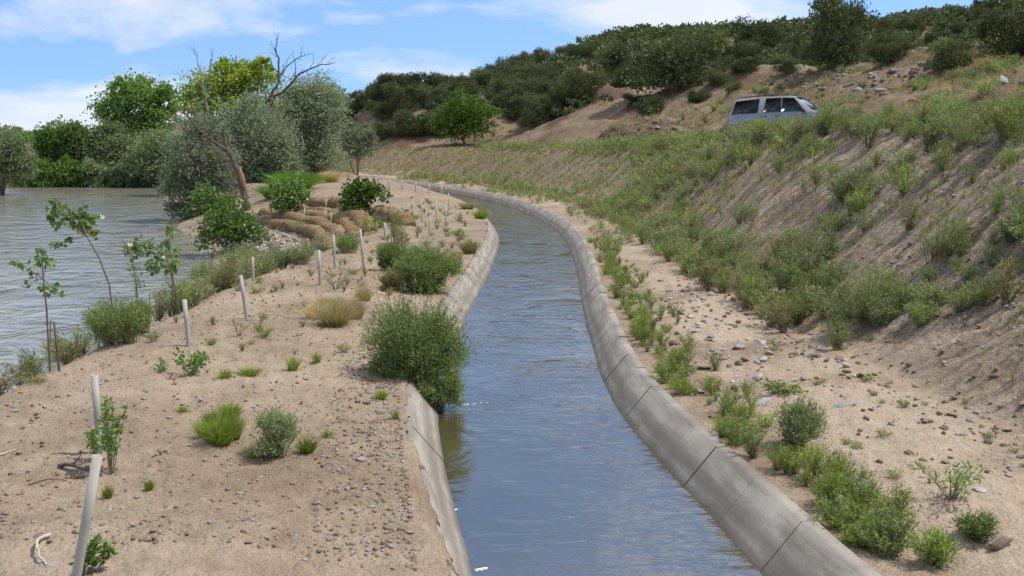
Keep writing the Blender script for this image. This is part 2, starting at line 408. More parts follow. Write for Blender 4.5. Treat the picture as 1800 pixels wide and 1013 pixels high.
def ground_mat(name):
    t = NT(name)
    p = t.pos()
    mk = t.node('ShaderNodeSeparateColor', {0: t.node('ShaderNodeAttribute', attribute_name='mask').outputs['Color']})
    uv = t.node('ShaderNodeUVMap', uv_map='st').outputs[0]
    big = t.ramp(t.noise(0.42, 5, 0.62, p), 0.36, 0.64)
    mid = t.ramp(t.noise(3.4, 5, 0.65, p, 0.4), 0.36, 0.66)
    soil = t.mix(big, (0.330, 0.247, 0.168), (0.485, 0.382, 0.275))
    soil = t.mix(mid, t.mix(1.0, soil, (0.80, 0.78, 0.76), 'MULTIPLY'), soil)
    sand = t.mix(mid, (0.45, 0.35, 0.25), (0.54, 0.43, 0.32))
    c = t.mix(mk.outputs['Red'], soil, sand)
    # gravelly slope with rills running down it
    st = t.node('ShaderNodeMapping', {0: uv, 'Scale': (2.6, 0.33, 1)}).outputs[0]
    rill = t.ramp(t.noise(1.6, 5, 0.62, st), 0.35, 0.65)
    slope = t.mix(rill, (0.225, 0.170, 0.118), (0.50, 0.405, 0.305))
    grit = t.ramp(t.noise(9, 4, 0.7, p), 0.42, 0.60)
    slope = t.mix(grit, t.mix(1.0, slope, (0.62, 0.60, 0.58), 'MULTIPLY'), slope)
    c = t.mix(mk.outputs['Blue'], c, slope)
    # hillside: tan with dry grass and dark brown cuts
    hillc = t.mix(t.ramp(t.noise(0.35, 5, 0.65, p), 0.35, 0.65), (0.18, 0.125, 0.082), (0.275, 0.20, 0.135))
    hillc = t.mix(t.ramp(t.noise(1.9, 5, 0.7, p), 0.50, 0.62), hillc, (0.15, 0.105, 0.075))
    hillc = t.mix(t.ramp(t.noise(0.8, 4, 0.6, p, 0.5), 0.53, 0.66), hillc, (0.19, 0.18, 0.075))
    c = t.mix(mk.outputs['Green'], c, hillc)
    c = t.mix(t.node('ShaderNodeAttribute', attribute_name='cut').outputs['Fac'], c, t.mix(grit, (0.085, 0.05, 0.035), (0.17, 0.105, 0.075)))
    # dark specks: small clods and pebbles
    sp = t.ramp(t.noise(24, 3, 0.65, p), 0.56, 0.68)
    c = t.mix(t.math('MULTIPLY', sp, 0.55), c, (0.14, 0.10, 0.075))
    sp2 = t.ramp(t.noise(17, 2, 0.5, p), 0.66, 0.72)
    c = t.mix(t.math('MULTIPLY', sp2, 0.5), c, (0.55, 0.47, 0.40))
    hgt = t.math('ADD', t.math('MULTIPLY', t.noise(4.5, 5, 0.65, p), 1.4), t.noise(24, 4, 0.7, p))
    return t.done(t.princ(c, 0.95, t.bump(hgt, 0.9, 0.09), 0.12))
ground_mat('earth')

def water_mat(name, base, f0ior, rough, scales, strength):
    t = NT(name)
    p = t.pos()
    h = None
    for sc, (sx, sy), amp in scales:
        m = t.node('ShaderNodeMapping', {0: p, 'Scale': (sx, sy, 1)}).outputs[0]
        v = t.math('MULTIPLY', t.noise(sc, 3, 0.55, m, 0.6), amp)
        h = v if h is None else t.math('ADD', h, v)
    calm = t.ramp(t.noise(0.45, 3, 0.6, p, 0.8), 0.30, 0.68, (0.2, 0.2, 0.2, 1), (1, 1, 1, 1))
    nb = t.bump(t.math('MULTIPLY', h, calm), strength, 0.05)
    base_c = t.mix(t.ramp(t.noise(0.5, 4, 0.6, p), 0.35, 0.65), base, tuple(v * 1.35 for v in base))
    pr = t.princ(base_c, rough, nb, 0.5, IOR=f0ior)
    return t.done(pr)
water_mat('canal water', (0.050, 0.042, 0.020), 3.4, 0.03, [(1.0, (1.1, 3.2), 1.0), (3.2, (1.0, 2.6), 0.35), (0.33, (1, 1.6), 1.0)], 0.55)
water_mat('river water', (0.175, 0.170, 0.135), 2.7, 0.08, [(0.5, (0.6, 2.0), 1.8), (1.9, (0.7, 2.2), 1.2), (0.10, (0.5, 2.2), 2.4)], 1.0)

# ------------------------------------------------------------------ ground: one land sheet, finer near the viewer
def build_ground():
    inner = np.linspace(-34, 34, 560)
    ang = np.concatenate([np.linspace(-75, -34.5, 30), inner, np.linspace(34.5, 75, 30)])
    rad = 3.0 * (900 / 3.0) ** (np.linspace(0, 1, 490))
    A, D = np.meshgrid(np.radians(ang), rad, indexing='ij')
    x, y = D * np.sin(A), D * np.cos(A)
    z = height(x, y)
    ni, nj = x.shape
    t = canal_t(x, y)
    tt, tw = toe(y), top_w(y)
    k = (t - tt) / tw
    q = t - (tt + tw + 5.5)
    w = fbm(x / 2.2, y / 2.2, 3, 71)
    sandm = sstep(t, 2.6, 3.4) * (1 - sstep(k + 0.10 * w, -0.05, 0.16)) * sstep(w + 0.55, 0.0, 0.7)
    sandm = np.maximum(sandm, 0.45 * (t < -2.4) * sstep(fbm(x / 3.5, y / 3.5, 2, 74) + 0.25, 0, 0.6) * (y < 24))
    slopem = sstep(k + 0.16 * w, -0.10, 0.10)
    slopem = np.maximum(slopem, 0.55 * (t < 0) * sstep(y, 28, 45))
    hillm = sstep(k + 0.1 * w, 0.92, 1.25)
    hillm = np.maximum(hillm, 0.7 * (t > 0) * sstep(y, 55, 95) * sstep(k, 0.05, 0.3))
    hillm = np.maximum(hillm, sstep(y, 122, 127))
    cutn = sstep(fbm(y / 9.0, t / 30.0, 2, 21), -0.02, 0.25)
    cutm = cutn * sstep(q, 0.0, 0.6) * (1 - sstep(q + 1.2 * w, 1.6, 3.4))
    cutm = np.maximum(cutm, sstep(q, 1, 4) * sstep(fbm(x / 6, y / 6, 3, 77), 0.45, 0.7) * 0.8)
    for px, py, sx, sy in ((1190, 205, 1.6, 2.6), (1160, 215, 1.4, 2.0), (1075, 168, 3.0, 5.0), (1105, 150, 3.0, 5.0), (935, 215, 1.8, 4.0), (980, 212, 1.8, 3.5), (905, 205, 1.5, 4), (720, 238, 2.5, 5.0), (750, 232, 2.5, 4)):
        c = hit(px, py, 20)
        cutm = np.maximum(cutm, 1 - sstep(np.hypot((x - c.x) / sx, (y - c.y) / sy) + 0.35 * w, 0.6, 1.1))
    mask = np.stack([sandm, hillm, slopem, np.ones_like(x)], -1)
    # region of each face: left of the canal / embankment side / hillside
    fi, fj = np.meshgrid(np.arange(ni - 1), np.arange(nj - 1), indexing='ij')
    v0 = (fi * nj + fj).ravel()
    F = np.stack([v0, v0 + nj, v0 + nj + 1, v0 + 1], -1)
    tc_ = (t[:-1, :-1] + t[1:, 1:]).ravel() / 2; qc = (q[:-1, :-1] + q[1:, 1:]).ravel() / 2
    reg = np.where(tc_ < 0, 0, np.where(qc < 0, 1, 2))
    V = np.stack([x, y, z], -1).reshape(-1, 3)
    UV = np.stack([y, t], -1).reshape(-1, 2); MK = mask.reshape(-1, 4); CT = cutm.ravel()
    for r, nm in ((0, 'river_bank'), (1, 'embankment'), (2, 'hillside')):
        f = F[reg == r][:, ::-1]
        used, inv = np.unique(f.ravel(), return_inverse=True)
        mb = MB(); mb.add(V[used], inv.reshape(-1, 4))
        me = mb.mesh(nm, MATS['earth'], True)
        a = me.attributes.new('mask', 'FLOAT_COLOR', 'POINT'); a.data.foreach_set('color', MK[used].astype(np.float32).ravel())
        a = me.attributes.new('cut', 'FLOAT', 'POINT'); a.data.foreach_set('value', CT[used].astype(np.float32))
        ul = me.uv_layers.new(name='st')
        li = np.zeros(len(me.loops), np.int32); me.loops.foreach_get('vertex_index', li)
        ul.data.foreach_set('uv', UV[used][li].astype(np.float32).ravel())
        tag(link(nm, me), kind='structure')
build_ground()

# ------------------------------------------------------------------ canal: water and concrete lining
def csec(y):
    s = float(canal_slope(y)); n = math.hypot(1, s)
    return Vector((float(canal_c(y)), y, 0)), Vector((1 / n, -s / n, 0))       # centre, direction to the right
def canal_water():
    ys = np.concatenate([np.arange(-2, 40, 0.4), np.arange(40, 150, 1.0)])
    V = []
    for y in ys:
        c, n = csec(y)
        for t in (-1.5, 0, 1.5): V.append(c + n * t)
    V = np.array([tuple(v) for v in V]); m = len(ys)
    F = [[i * 3 + j, i * 3 + j + 1, i * 3 + 4 + j, i * 3 + 3 + j] for i in range(m - 1) for j in (0, 1)]
    mb = MB(); mb.add(V, F)
    tag(link('canal_water', mb.mesh('canal_water', MATS['canal water'], True)), kind='structure')
    xs = np.linspace(0, 1, 30); ys = np.linspace(-8, 130, 70)
    V = np.array([(-170 + (min(float(shore(y)) + 1.6, 0) + 170) * u, y, RIVER_Z) for y in ys for u in xs])
    F = [[i * 30 + j, i * 30 + j + 1, i * 30 + 31 + j, i * 30 + 30 + j] for i in range(69) for j in range(29)]
    mb = MB(); mb.add(V, F)
    tag(link('river_water', mb.mesh('river_water', MATS['river water'], True)), kind='structure')
canal_water()

def lining():
    root = thing('canal_lining', 'grey concrete canal lining with sloping jointed sides', 'canal lining', (0, 0, 0))
    prof = [(2.03, 0.30), (2.03, 0.51), (1.87, 0.51), (1.58, 0.16), (1.45, 0.0), (1.0, -0.45), (1.14, -0.59)]
    rg = np.random.default_rng(5)
    for side in (-1, 1):
        y = 2.0
        while y < 118:
            ln = rg.uniform(1.15, 1.75)
            y0, y1 = y + 0.011, y + ln - 0.011
            y += ln
            dz, dt = rg.normal(0, 0.004), rg.normal(0, 0.005)
            n = 5; V = []; U = []
            for yy in np.linspace(y0, y1, n):
                c, nr = csec(yy)
                chip = rg.normal(0, 0.006)
                for i, (t, z) in enumerate(prof):
                    ed = chip if i in (1, 2) else 0
                    p = c + nr * (side * (t + dt)); V.append((p.x, p.y, z + dz + ed)); U.append((yy, z))
            m = len(prof); F = []
            for i in range(n - 1):
                for j in range(m):
                    a, b = i * m + j, i * m + (j + 1) % m
                    F.append([a, b, b + m, a + m] if side > 0 else [b, a, a + m, b + m])
            V2 = np.array(V)
            mb = MB(); mb.add(V2, F)
            for base in (0, (n - 1) * m):                                   # closed ends
                ring = V2[base:base + m]
                mb.add(ring, [[0, 1, 2, 3], [0, 3, 4, 6], [4, 5, 6, 6]][:2])
            me = mb.mesh('slab', MATS['concrete'])
            ul = me.uv_layers.new(name='st')
            U = np.array(U + [(0, 0.3)] * (2 * m))
            li = np.zeros(len(me.loops), np.int32); me.loops.foreach_get('vertex_index', li)
            ul.data.foreach_set('uv', U[li].astype(np.float32).ravel())
            link('slab', me, root)
lining()

# ------------------------------------------------------------------ plants
def stems_plant(rg, h, spread, nst, nleaf, L, W, leafy=(0.15, 1.0), up=0.6, curve=0.35, mat=0, wmat=1, stem_r=0.006, base_r=0.08, ncol=0.0, shape=1.0, stem_sides=3, droop=0.0, segs=6):
    """upright branching herb or shrub: stems fan out of the base, leaves sit along them"""
    mb = MB()
    P, D, T = [], [], []
    for i in range(nst):
        a = rg.uniform(0, 2 * math.pi)
        out = math.sqrt(rg.uniform(0, 1)) * spread
        hh = h * (1 - 0.45 * shape * (out / spread) ** 2) * rg.uniform(0.72, 1.06)
        b = np.array([math.cos(a), math.sin(a), 0]) * base_r * rg.uniform(0, 1)
        tip = np.array([math.cos(a) * out, math.sin(a) * out, hh])
        midp = b + (tip - b) * 0.5 + np.array([math.cos(a), math.sin(a), 0]) * out * curve * -0.35 + np.array([0, 0, hh * curve * 0.3])
        u = np.linspace(0, 1, segs)[:, None]
        C = (1 - u) ** 2 * b + 2 * u * (1 - u) * midp + u ** 2 * tip
        tube(mb, C, np.linspace(stem_r, stem_r * 0.35, segs), stem_sides, wmat, 0.5, False)
        un = rg.uniform(leafy[0], leafy[1], nleaf) ** 0.8
        un = np.clip(un, 0, 1)[:, None]
        pp = (1 - un) ** 2 * b + 2 * un * (1 - un) * midp + un ** 2 * tip
        tg = unit(2 * (1 - un) * (midp - b) + 2 * un * (tip - midp))
        dd = tg * up + rg.normal(size=(nleaf, 3)) * 0.6 + np.array([0, 0, -droop])
        side = rg.normal(size=(nleaf, 3)) * (L * 0.55)
        P.append(pp + side * (1 - un * 0.5)); D.append(dd); T.append(np.clip(rg.normal(0.45, 0.22, nleaf) + rg.normal(0, 0.14) + ncol, 0, 1))
    P, D, T = np.concatenate(P), np.concatenate(D), np.concatenate(T)
    P[:, 2] = np.maximum(P[:, 2], 0.005)
    leaves(mb, P, D, L * rg.uniform(0.6, 1.25, len(P)), W * rg.uniform(0.7, 1.3, len(P)), rg, mat, T)
    return mb
def grass_tuft(rg, h, spread, n, W, mat=0, arch=0.5):
    mb = MB()
    a = rg.uniform(0, 2 * math.pi, n); o = np.sqrt(rg.uniform(0, 1, n))
    b = np.stack([np.cos(a) * o * spread * 0.35, np.sin(a) * o * spread * 0.35, np.zeros(n)], -1)
    hh = h * rg.uniform(0.55, 1.1, n) * (1 - 0.35 * o)
    a2 = a + rg.normal(0, 0.5, n)
    dirv = np.stack([np.cos(a2), np.sin(a2), np.zeros(n)], -1)
    tip = b + dirv * (o * spread * rg.uniform(0.5, 1.1, n))[:, None] + np.array([0, 0, 1.0]) * hh[:, None]
    mid = b + (tip - b) * 0.5 + np.array([0, 0, 1.0]) * (hh * 0.16 * arch)[:, None] - dirv * (o * spread * 0.15)[:, None]
    S = unit(np.cross(tip - b, rg.normal(size=(n, 3)))) * (W * 0.5)
    V = np.stack([b - S, b + S, mid + S * 0.8, mid - S * 0.8, tip], 1).reshape(-1, 3)
    i = np.arange(n)[:, None] * 5
    t = np.clip(rg.normal(0.5, 0.25, n), 0, 1)
    mb.add(V, i + np.array([[0, 1, 2, 3]]), mat, t)
    mb.F[3].append((i + np.array([[3, 2, 4]]), np.full(n, mat), t))
    return mb
def two_part(name, label, cat, loc, mb, leafm, woodm, rz=0, group=None, scale=1.0, parts=('foliage', 'stem')):
    """a thing whose leaves (material 0) and wood (material 1) become two parts"""
    root = thing(name, label, cat, loc, group, rz)
    root.scale = (scale, scale, scale)
    V = np.concatenate(mb.V)
    for mi, (pn, m) in enumerate(zip(parts, (leafm, woodm))):
        sub = MB(); ok = False
        for k in (3, 4):
            for F, mm, t in mb.F[k]:
                s = mm == mi
                if s.any(): sub.F[k].append((F[s], mm[s] * 0, t[s])); ok = True
        if not ok: continue
        fs = np.unique(np.concatenate([F.ravel() for k in (3, 4) for F, _, _ in sub.F[k]]))
        remap = np.zeros(len(V), int); remap[fs] = np.arange(len(fs))
        for k in (3, 4): sub.F[k] = [(remap[F], a, b) for F, a, b in sub.F[k]]
        sub.V = [V[fs]]
        link(pn, sub.mesh(pn, MATS[m]), root)
    return root
def lean_mat(loc, sx=1.0, sz=1.0, rz=0.0):
    return Matrix.Translation(loc) @ Matrix.Rotation(rz, 4, 'Z') @ Matrix.Diagonal((sx, sx, sz, 1))

# --- trees
def crown(rg, lobes, per, L, W, clump=0.20, m=20, inner=0.35, droop=0.0, mat=0, nmin=6, up=0.25):
    """leaf clumps spread through a set of ellipsoid lobes (cx,cy,cz,rx,ry,rz)"""
    mb = MB()
    for (cx, cy, cz, rx, ry, rz) in lobes:
        vol = (rx * ry * rz) ** (2 / 3.0)
        n = max(nmin, int(per * vol))
        d = unit(rg.normal(size=(n, 3)))
        d[:, 2] = np.where(d[:, 2] < -0.5, -d[:, 2] * 0.6, d[:, 2])
        r = rg.uniform(inner, 1.0, n) ** 0.5 * (1 + 0.16 * rg.normal(size=n))
        C = np.array([cx, cy, cz]) + d * r[:, None] * np.array([rx, ry, rz])
        cs = clump * (rx * ry * rz) ** (1 / 3.0) * rg.uniform(0.6, 1.4, n)
        P = C[:, None, :] + rg.normal(size=(n, m, 3)) * cs[:, None, None] * np.array([1, 1, 0.75])
        Dr = d[:, None, :] * 0.6 + rg.normal(size=(n, m, 3)) * 0.7 + np.array([0, 0, up - droop])
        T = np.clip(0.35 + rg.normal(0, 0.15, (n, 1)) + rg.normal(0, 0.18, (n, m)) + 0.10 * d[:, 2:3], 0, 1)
        k = n * m
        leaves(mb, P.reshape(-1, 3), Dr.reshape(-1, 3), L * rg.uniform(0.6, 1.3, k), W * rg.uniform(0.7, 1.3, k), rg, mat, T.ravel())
    return mb
def limbs(mb, rg, base, lobes, r0, mat=1, fork=0.35):
    """tapered trunk from the base that forks into a limb for every lobe"""
    base = np.array(base, float)
    cen = np.mean([l[:3] for l in lobes], axis=0)
    fk = base + (cen - base) * fork + rg.normal(0, 0.05, 3)
    n = 6; u = np.linspace(0, 1, n)[:, None]
    wob = np.cumsum(rg.normal(0, 0.03, (n, 3)), 0) * np.linalg.norm(fk - base); wob[0] = 0; wob[:, 2] = 0
    tr = base + (fk - base) * u + wob
    tube(mb, tr, np.linspace(r0, r0 * 0.7, n), 7, mat)
    for l in lobes:
        e = np.array(l[:3]) + np.array([0, 0, l[5] * 0.3])
        mid = tr[-1] + (e - tr[-1]) * 0.5 + rg.normal(0, 0.08, 3) * np.linalg.norm(e - tr[-1])
        cv = (1 - u) ** 2 * tr[-1] + 2 * u * (1 - u) * mid + u ** 2 * e
        tube(mb, cv, np.linspace(r0 * 0.55, r0 * 0.12, n), 5, mat, 0.5, False)
        for kk in range(3):
            s = cv[2 + kk]; en = s + unit(rg.normal(size=3) + np.array([0, 0, 0.6])) * min(l[3], l[5]) * 0.9
            tube(mb, [s, (s + en) / 2 + rg.normal(0, 0.05, 3), en], [r0 * 0.2, r0 * 0.12, r0 * 0.05], 4, mat, 0.5, False)
def px_tree(name, label, cat, base_px, d, blobs, leafm, per, L, W, r0=0.2, seed=1, group=None, clump=0.2, droop=0.0, woodm='bark', inner=0.35, base_z=None):
    """tree at ground distance d; blobs are (px, py, half width, half height[, depth offset]) read off the photograph"""
    rg = np.random.default_rng(seed)
    bx = at(base_px, 300, d).x
    bz = H(bx, d) - 0.05 if base_z is None else base_z
    lob = []
    for b in blobs:
        o = b[4] if len(b) > 4 else 0
        c = at(b[0], b[1], d + o); s = (d + o) / F_PX
        lob.append((c.x - bx, o, c.z - bz, b[2] * s, (b[2] + b[3]) * 0.5 * s, b[3] * s))
    for l in list(lob):
        for kk in range(2):
            dv = unit(rg.normal(size=3) + np.array([0, 0, .35])); f = rg.uniform(.34, .5)
            lob.append((l[0] + dv[0] * l[3] * .95, l[1] + dv[1] * l[4] * .95, l[2] + dv[2] * l[5] * .95, l[3] * f, l[4] * f, l[5] * f))
    mb = crown(rg, lob, per * .72, L, W * 1.08, clump, droop=droop, inner=inner)
    limbs(mb, rg, (0, 0, -0.1), lob[:len(blobs)], r0)
    return two_part(name, label, cat, (bx, d, bz), mb, leafm, woodm, group=group, parts=('crown', 'trunk'))

px_tree('cottonwood', 'tall green cottonwood standing behind the grey willows across the river bend', 'tree', 232, 131,
        [(205, 195, 36, 36), (243, 180, 38, 40), (280, 185, 24, 38, 1), (225, 225, 44, 28), (270, 222, 32, 30), (290, 165, 14, 22)], 'cottonwood leaf', 22, 0.36, 0.255, 0.4, 21)
px_tree('cottonwood', 'rounded dark green cottonwood at the river edge near the left', 'tree', 115, 127,
        [(115, 245, 42, 30), (90, 265, 30, 36), (142, 260, 26, 34), (112, 295, 44, 32), (150, 300, 20, 22)], 'cottonwood leaf', 23, 0.34, 0.238, 0.4, 22)
px_tree('cottonwood', 'yellow-green cottonwood rising behind the bare grey branches', 'tree', 415, 104,
        [(365, 165, 40, 32), (415, 140, 42, 34), (455, 150, 36, 38, 2), (345, 190, 34, 22), (400, 195, 60, 34), (460, 115, 16, 14), (400, 118, 20, 16), (450, 205, 44, 30)], 'yellow cottonwood leaf', 23, 0.32, 0.214, 0.4, 23)
px_tree('willow_tree', 'broad grey-green willow overhanging the far river bank below the tall cottonwood', 'tree', 212, 127,
        [(205, 262, 42, 36), (180, 290, 36, 34), (235, 285, 34, 34), (200, 308, 48, 18)], 'willow leaf', 36, 0.34, 0.210, 0.3, 24)
px_tree('willow_tree', 'smaller grey willow right of the broad one on the far bank', 'tree', 275, 123,
        [(275, 265, 34, 30), (255, 295, 36, 28), (290, 300, 30, 26)], 'willow leaf', 36, 0.34, 0.210, 0.3, 25)
px_tree('willow_tree', 'grey-green willow cut off by the left edge of the picture', 'tree', 0, 105,
        [(5, 265, 34, 34), (30, 290, 26, 26), (-25, 285, 40, 48), (10, 312, 34, 18)], 'willow leaf', 36, 0.30, 0.195, 0.3, 26)
px_tree('cottonwood', 'distant green tree crown peeping over the willow at the left edge', 'tree', 30, 175,
        [(18, 240, 24, 14), (48, 246, 18, 14), (-5, 245, 24, 16)], 'cottonwood leaf', 27, 0.38, 0.255, 0.3, 27)
px_tree('russian_olive', 'large silver-grey olive tree under the crooked dead branches', 'tree', 545, 84,
        [(550, 175, 46, 42), (520, 215, 50, 50), (565, 225, 36, 52), (585, 190, 18, 34), (540, 270, 52, 44), (480, 200, 40, 36, -2), (570, 285, 36, 32), (525, 300, 40, 26)], 'olive leaf', 39, 0.26, 0.128, 0.28, 28)
px_tree('russian_olive', 'silver-grey olive tree with a rounded crown, left neighbour of the largest', 'tree', 445, 78,
        [(440, 215, 42, 38), (470, 250, 46, 50), (420, 255, 36, 40), (455, 290, 44, 40), (490, 290, 36, 44), (400, 300, 34, 34), (450, 318, 50, 26), (500, 310, 36, 24)], 'olive leaf', 39, 0.25, 0.120, 0.25, 29)
px_tree('russian_olive', 'grey olive tree leaning over the river behind the dead trunk', 'tree', 352, 70,
        [(350, 230, 44, 34), (335, 275, 46, 44), (375, 290, 40, 44), (330, 330, 40, 44), (375, 345, 36, 46), (325, 375, 26, 30), (350, 385, 40, 28), (310, 320, 22, 40), (390, 330, 30, 40)], 'olive leaf', 41, 0.23, 0.112, 0.22, 30)
px_tree('russian_olive', 'small silvery olive bush at the foot of the juniper hill', 'tree', 628, 112,
        [(628, 240, 24, 22), (640, 262, 24, 26), (612, 265, 26, 28)], 'olive leaf', 39, 0.26, 0.135, 0.18, 31)
for i, (px, w_, h_, nm, lab) in enumerate([(-12, 26, 14, 'willow leaf', 'low grey scrub at the waterline under the left-edge willow'), (40, 24, 16, 'willow leaf', 'low grey scrub at the far waterline left of the dark cottonwood'), (85, 28, 18, 'cottonwood leaf', 'dark green scrub at the waterline under the rounded cottonwood'),
        (130, 28, 20, 'cottonwood leaf', 'second dark green scrub at the waterline under the rounded cottonwood'), (175, 28, 20, 'willow leaf', 'grey scrub at the waterline under the broad willow, left part'), (222, 28, 18, 'willow leaf', 'grey scrub at the waterline under the broad willow, right part'), (268, 28, 22, 'willow leaf', 'grey scrub at the waterline under the smaller willow'), (305, 24, 28, 'olive leaf', 'silvery scrub at the waterline beside the leaning olive')]):
    px_tree('riverside_scrub', lab, 'bush', px, 108 if i == 0 else 124.0, [(px - 10, 322 - h_, w_ * .7, h_), (px + 12, 322 - h_ * .8, w_ * .7, h_ * .8), (px, 324, w_, 9)], nm, 40, 0.30, 0.16, 0.08, 700 + i, base_z=-1.25)
b = hit(818, 258)
px_tree('green_tree', 'round bright green tree on the embankment top at the canal bend', 'tree', 818, b.y,
        [(815, 190, 34, 28), (795, 215, 34, 30), (838, 210, 32, 34), (818, 235, 48, 22), (785, 235, 18, 16)], 'dark leaf', 17, 0.30, 0.2, 0.2, 32)

# --- dead trees: hand-set limbs with forking twigs
def twig_tree(mb, rg, pts, r0, r1, depth, twigs=6, mat=0):
    P = np.array([tuple(p) for p in pts], float)
    m = max(8, 3 * len(P))
    s = np.linspace(0, len(P) - 1, m)
    Q = np.stack([np.interp(s, np.arange(len(P)), P[:, i]) for i in range(3)], -1)
    ln = np.linalg.norm(np.diff(P, axis=0), axis=1).sum()
    Q[1:-1] += rg.normal(0, ln * 0.008, (m - 2, 3))
    tube(mb, Q, np.linspace(r0, r1, m), 6 if r0 > 0.05 else 4, mat, 0.5, True)
    if depth <= 0: return
    for i in range(twigs):
        u = rg.uniform(0.3, 0.97); k = min(m - 2, int(u * (m - 1)))
        dr = unit(Q[k + 1] - Q[k]); nd = unit(dr + rg.normal(size=3) * 0.55 + np.array([0, 0, 0.35]))
        l2 = ln * rg.uniform(0.12, 0.34) * (1.15 - 0.5 * u)
        p1 = Q[k] + nd * l2 * 0.5; p2 = p1 + unit(nd + rg.normal(size=3) * 0.3 + np.array([0, 0, 0.2])) * l2 * 0.5
        r = (r0 + (r1 - r0) * u) * 0.5
        twig_tree(mb, rg, [Q[k], p1, p2], r, max(r * 0.3, 0.006), depth - 1, max(2, twigs - 2), mat)
def dead_tree(name, label, d, base_px, limbs_px, mat, seed, depth=2, extra=None):
    rg = np.random.default_rng(seed)
    bx = at(base_px[0], base_px[1], d).x; bz = H(bx, d)
    root = thing(name, label, 'dead tree', (bx, d, bz))
    o = np.array([bx, d, bz])
    for i, (pts, r0, r1, tw, dy) in enumerate(limbs_px):
        mb = MB(); n = len(pts)
        W = [np.array(tuple(at(p[0], p[1], d + dy * j / max(1, n - 1)))) - o for j, p in enumerate(pts)]
        if i == 0: W[0] = np.array([W[0][0], 0, -0.15])
        twig_tree(mb, rg, W, r0, r1, depth if tw else 0, tw)
        nm = 'trunk' if i == 0 else 'limb'
        link(nm, mb.mesh(nm, MATS[mat]), root)
    return root, o
dead_tree('dead_tree', 'leafless crooked grey tree with a long limb reaching right above the olive', 80, (440, 320),
    [([(440, 320), (452, 250), (462, 205), (470, 175)], 0.24, 0.13, 2, 1),
     ([(470, 178), (488, 150), (490, 110), (485, 82), (489, 58)], 0.12, 0.02, 7, 1),
     ([(470, 180), (500, 160), (525, 130), (560, 115), (590, 110)], 0.12, 0.02, 7, -1.5),
     ([(488, 140), (505, 115), (530, 98), (548, 94)], 0.07, 0.015, 6, 2),
     ([(462, 205), (468, 190), (466, 165)], 0.08, 0.03, 3, -1)], 'dead bark', 41)
dead_tree('dead_tree', 'slim bare grey snag with fine twigs beside the yellow-green cottonwood', 90, (372, 290),
    [([(372, 290), (368, 240), (364, 190), (360, 158)], 0.13, 0.08, 2, 0),
     ([(360, 160), (354, 135), (347, 105), (340, 78)], 0.07, 0.012, 9, 1),
     ([(360, 158), (368, 130), (372, 100), (370, 86)], 0.06, 0.012, 8, -1),
     ([(360, 158), (345, 145), (322, 133), (300, 128)], 0.06, 0.012, 6, 1),
     ([(361, 160), (375, 150), (398, 147)], 0.04, 0.01, 4, 1)], 'dead wood', 42)
rt, oo = dead_tree('dead_tree', 'thick broken dead trunk with torn orange heartwood and a limb arching left', 64, (432, 372),
    [([(436, 378), (428, 340), (422, 310), (410, 280), (398, 255)], 0.30, 0.12, 2, 0),
     ([(412, 285), (396, 262), (372, 248), (350, 228), (330, 205), (312, 190)], 0.13, 0.03, 7, -1),
     ([(405, 268), (380, 262), (355, 258), (338, 268), (318, 280)], 0.07, 0.02, 5, -1.5),
     ([(425, 330), (410, 320), (396, 290), (392, 262)], 0.11, 0.05, 3, 1),
     ([(398, 262), (394, 240), (392, 222)], 0.09, 0.06, 2, 0)], 'dead bark', 43)
mb = MB(); tube(mb, [np.array(tuple(at(430, 330, 63.7))) - oo, np.array(tuple(at(424, 308, 63.7))) - oo, np.array(tuple(at(421, 294, 63.75))) - oo], [0.14, 0.20, 0.05], 6)
link('torn_wood', mb.mesh('torn_wood', MATS['torn heartwood']), rt)['label'] = 'orange torn wood where the trunk split'
for i, (pts, lab) in enumerate([([(480, 275), (495, 262), (505, 268), (520, 280)], 'pale dead branch fallen against the olive, left one'),
                                ([(440, 288), (465, 272), (470, 262), (462, 262)], 'pale bent dead branch low in the shade of the olives'),
                                ([(530, 240), (535, 255), (528, 262)], 'short pale dead branch hanging at the front of the large olive')]):
    rg = np.random.default_rng(60 + i); mb = MB(); p0 = at(*pts[0], 73)
    twig_tree(mb, rg, [np.array(tuple(at(*p, 73 - 0.3 * j) - p0)) for j, p in enumerate(pts)], 0.05, 0.015, 1, 3)
    tag(link('dead_branch', mb.mesh('dead_branch', MATS['dead wood']), None, p0), lab, 'branch')

# --- junipers on the hill
JUN = []
for i in range(5):
    rg = np.random.default_rng(100 + i)
    lob = [(rg.normal(0, 0.36), rg.normal(0, 0.36), rg.uniform(0.36, 0.98), rg.uniform(0.2, 0.42), rg.uniform(0.2, 0.42), rg.uniform(0.2, 0.38)) for _ in range(9)]
    lob += [(0, 0, 0.4, 0.5, 0.5, 0.38), (0.15, 0, 0.2, 0.6, 0.6, 0.24), (-0.2, 0.1, 0.16, 0.55, 0.55, 0.2)]
    mb = crown(rg, lob, 330, 0.085, 0.034, 0.24, inner=0.4, up=.5)
    mt = MB(); limbs(mt, rg, (0, 0, -0.15), lob, 0.07, 0)
    JUN.append((mb.mesh('crown', MATS['juniper leaf']), mt.mesh('trunk', MATS['bark'])))
JLOW = []
for i in range(4):
    rg = np.random.default_rng(140 + i)
    lob = [(rg.normal(0, 0.25), rg.normal(0, 0.25), rg.uniform(0.4, 0.8), 0.45, 0.45, 0.42) for _ in range(3)]
    JLOW.append(crown(rg, lob, 45, 0.29, 0.19, 0.16, m=5, inner=0.6, up=.5))
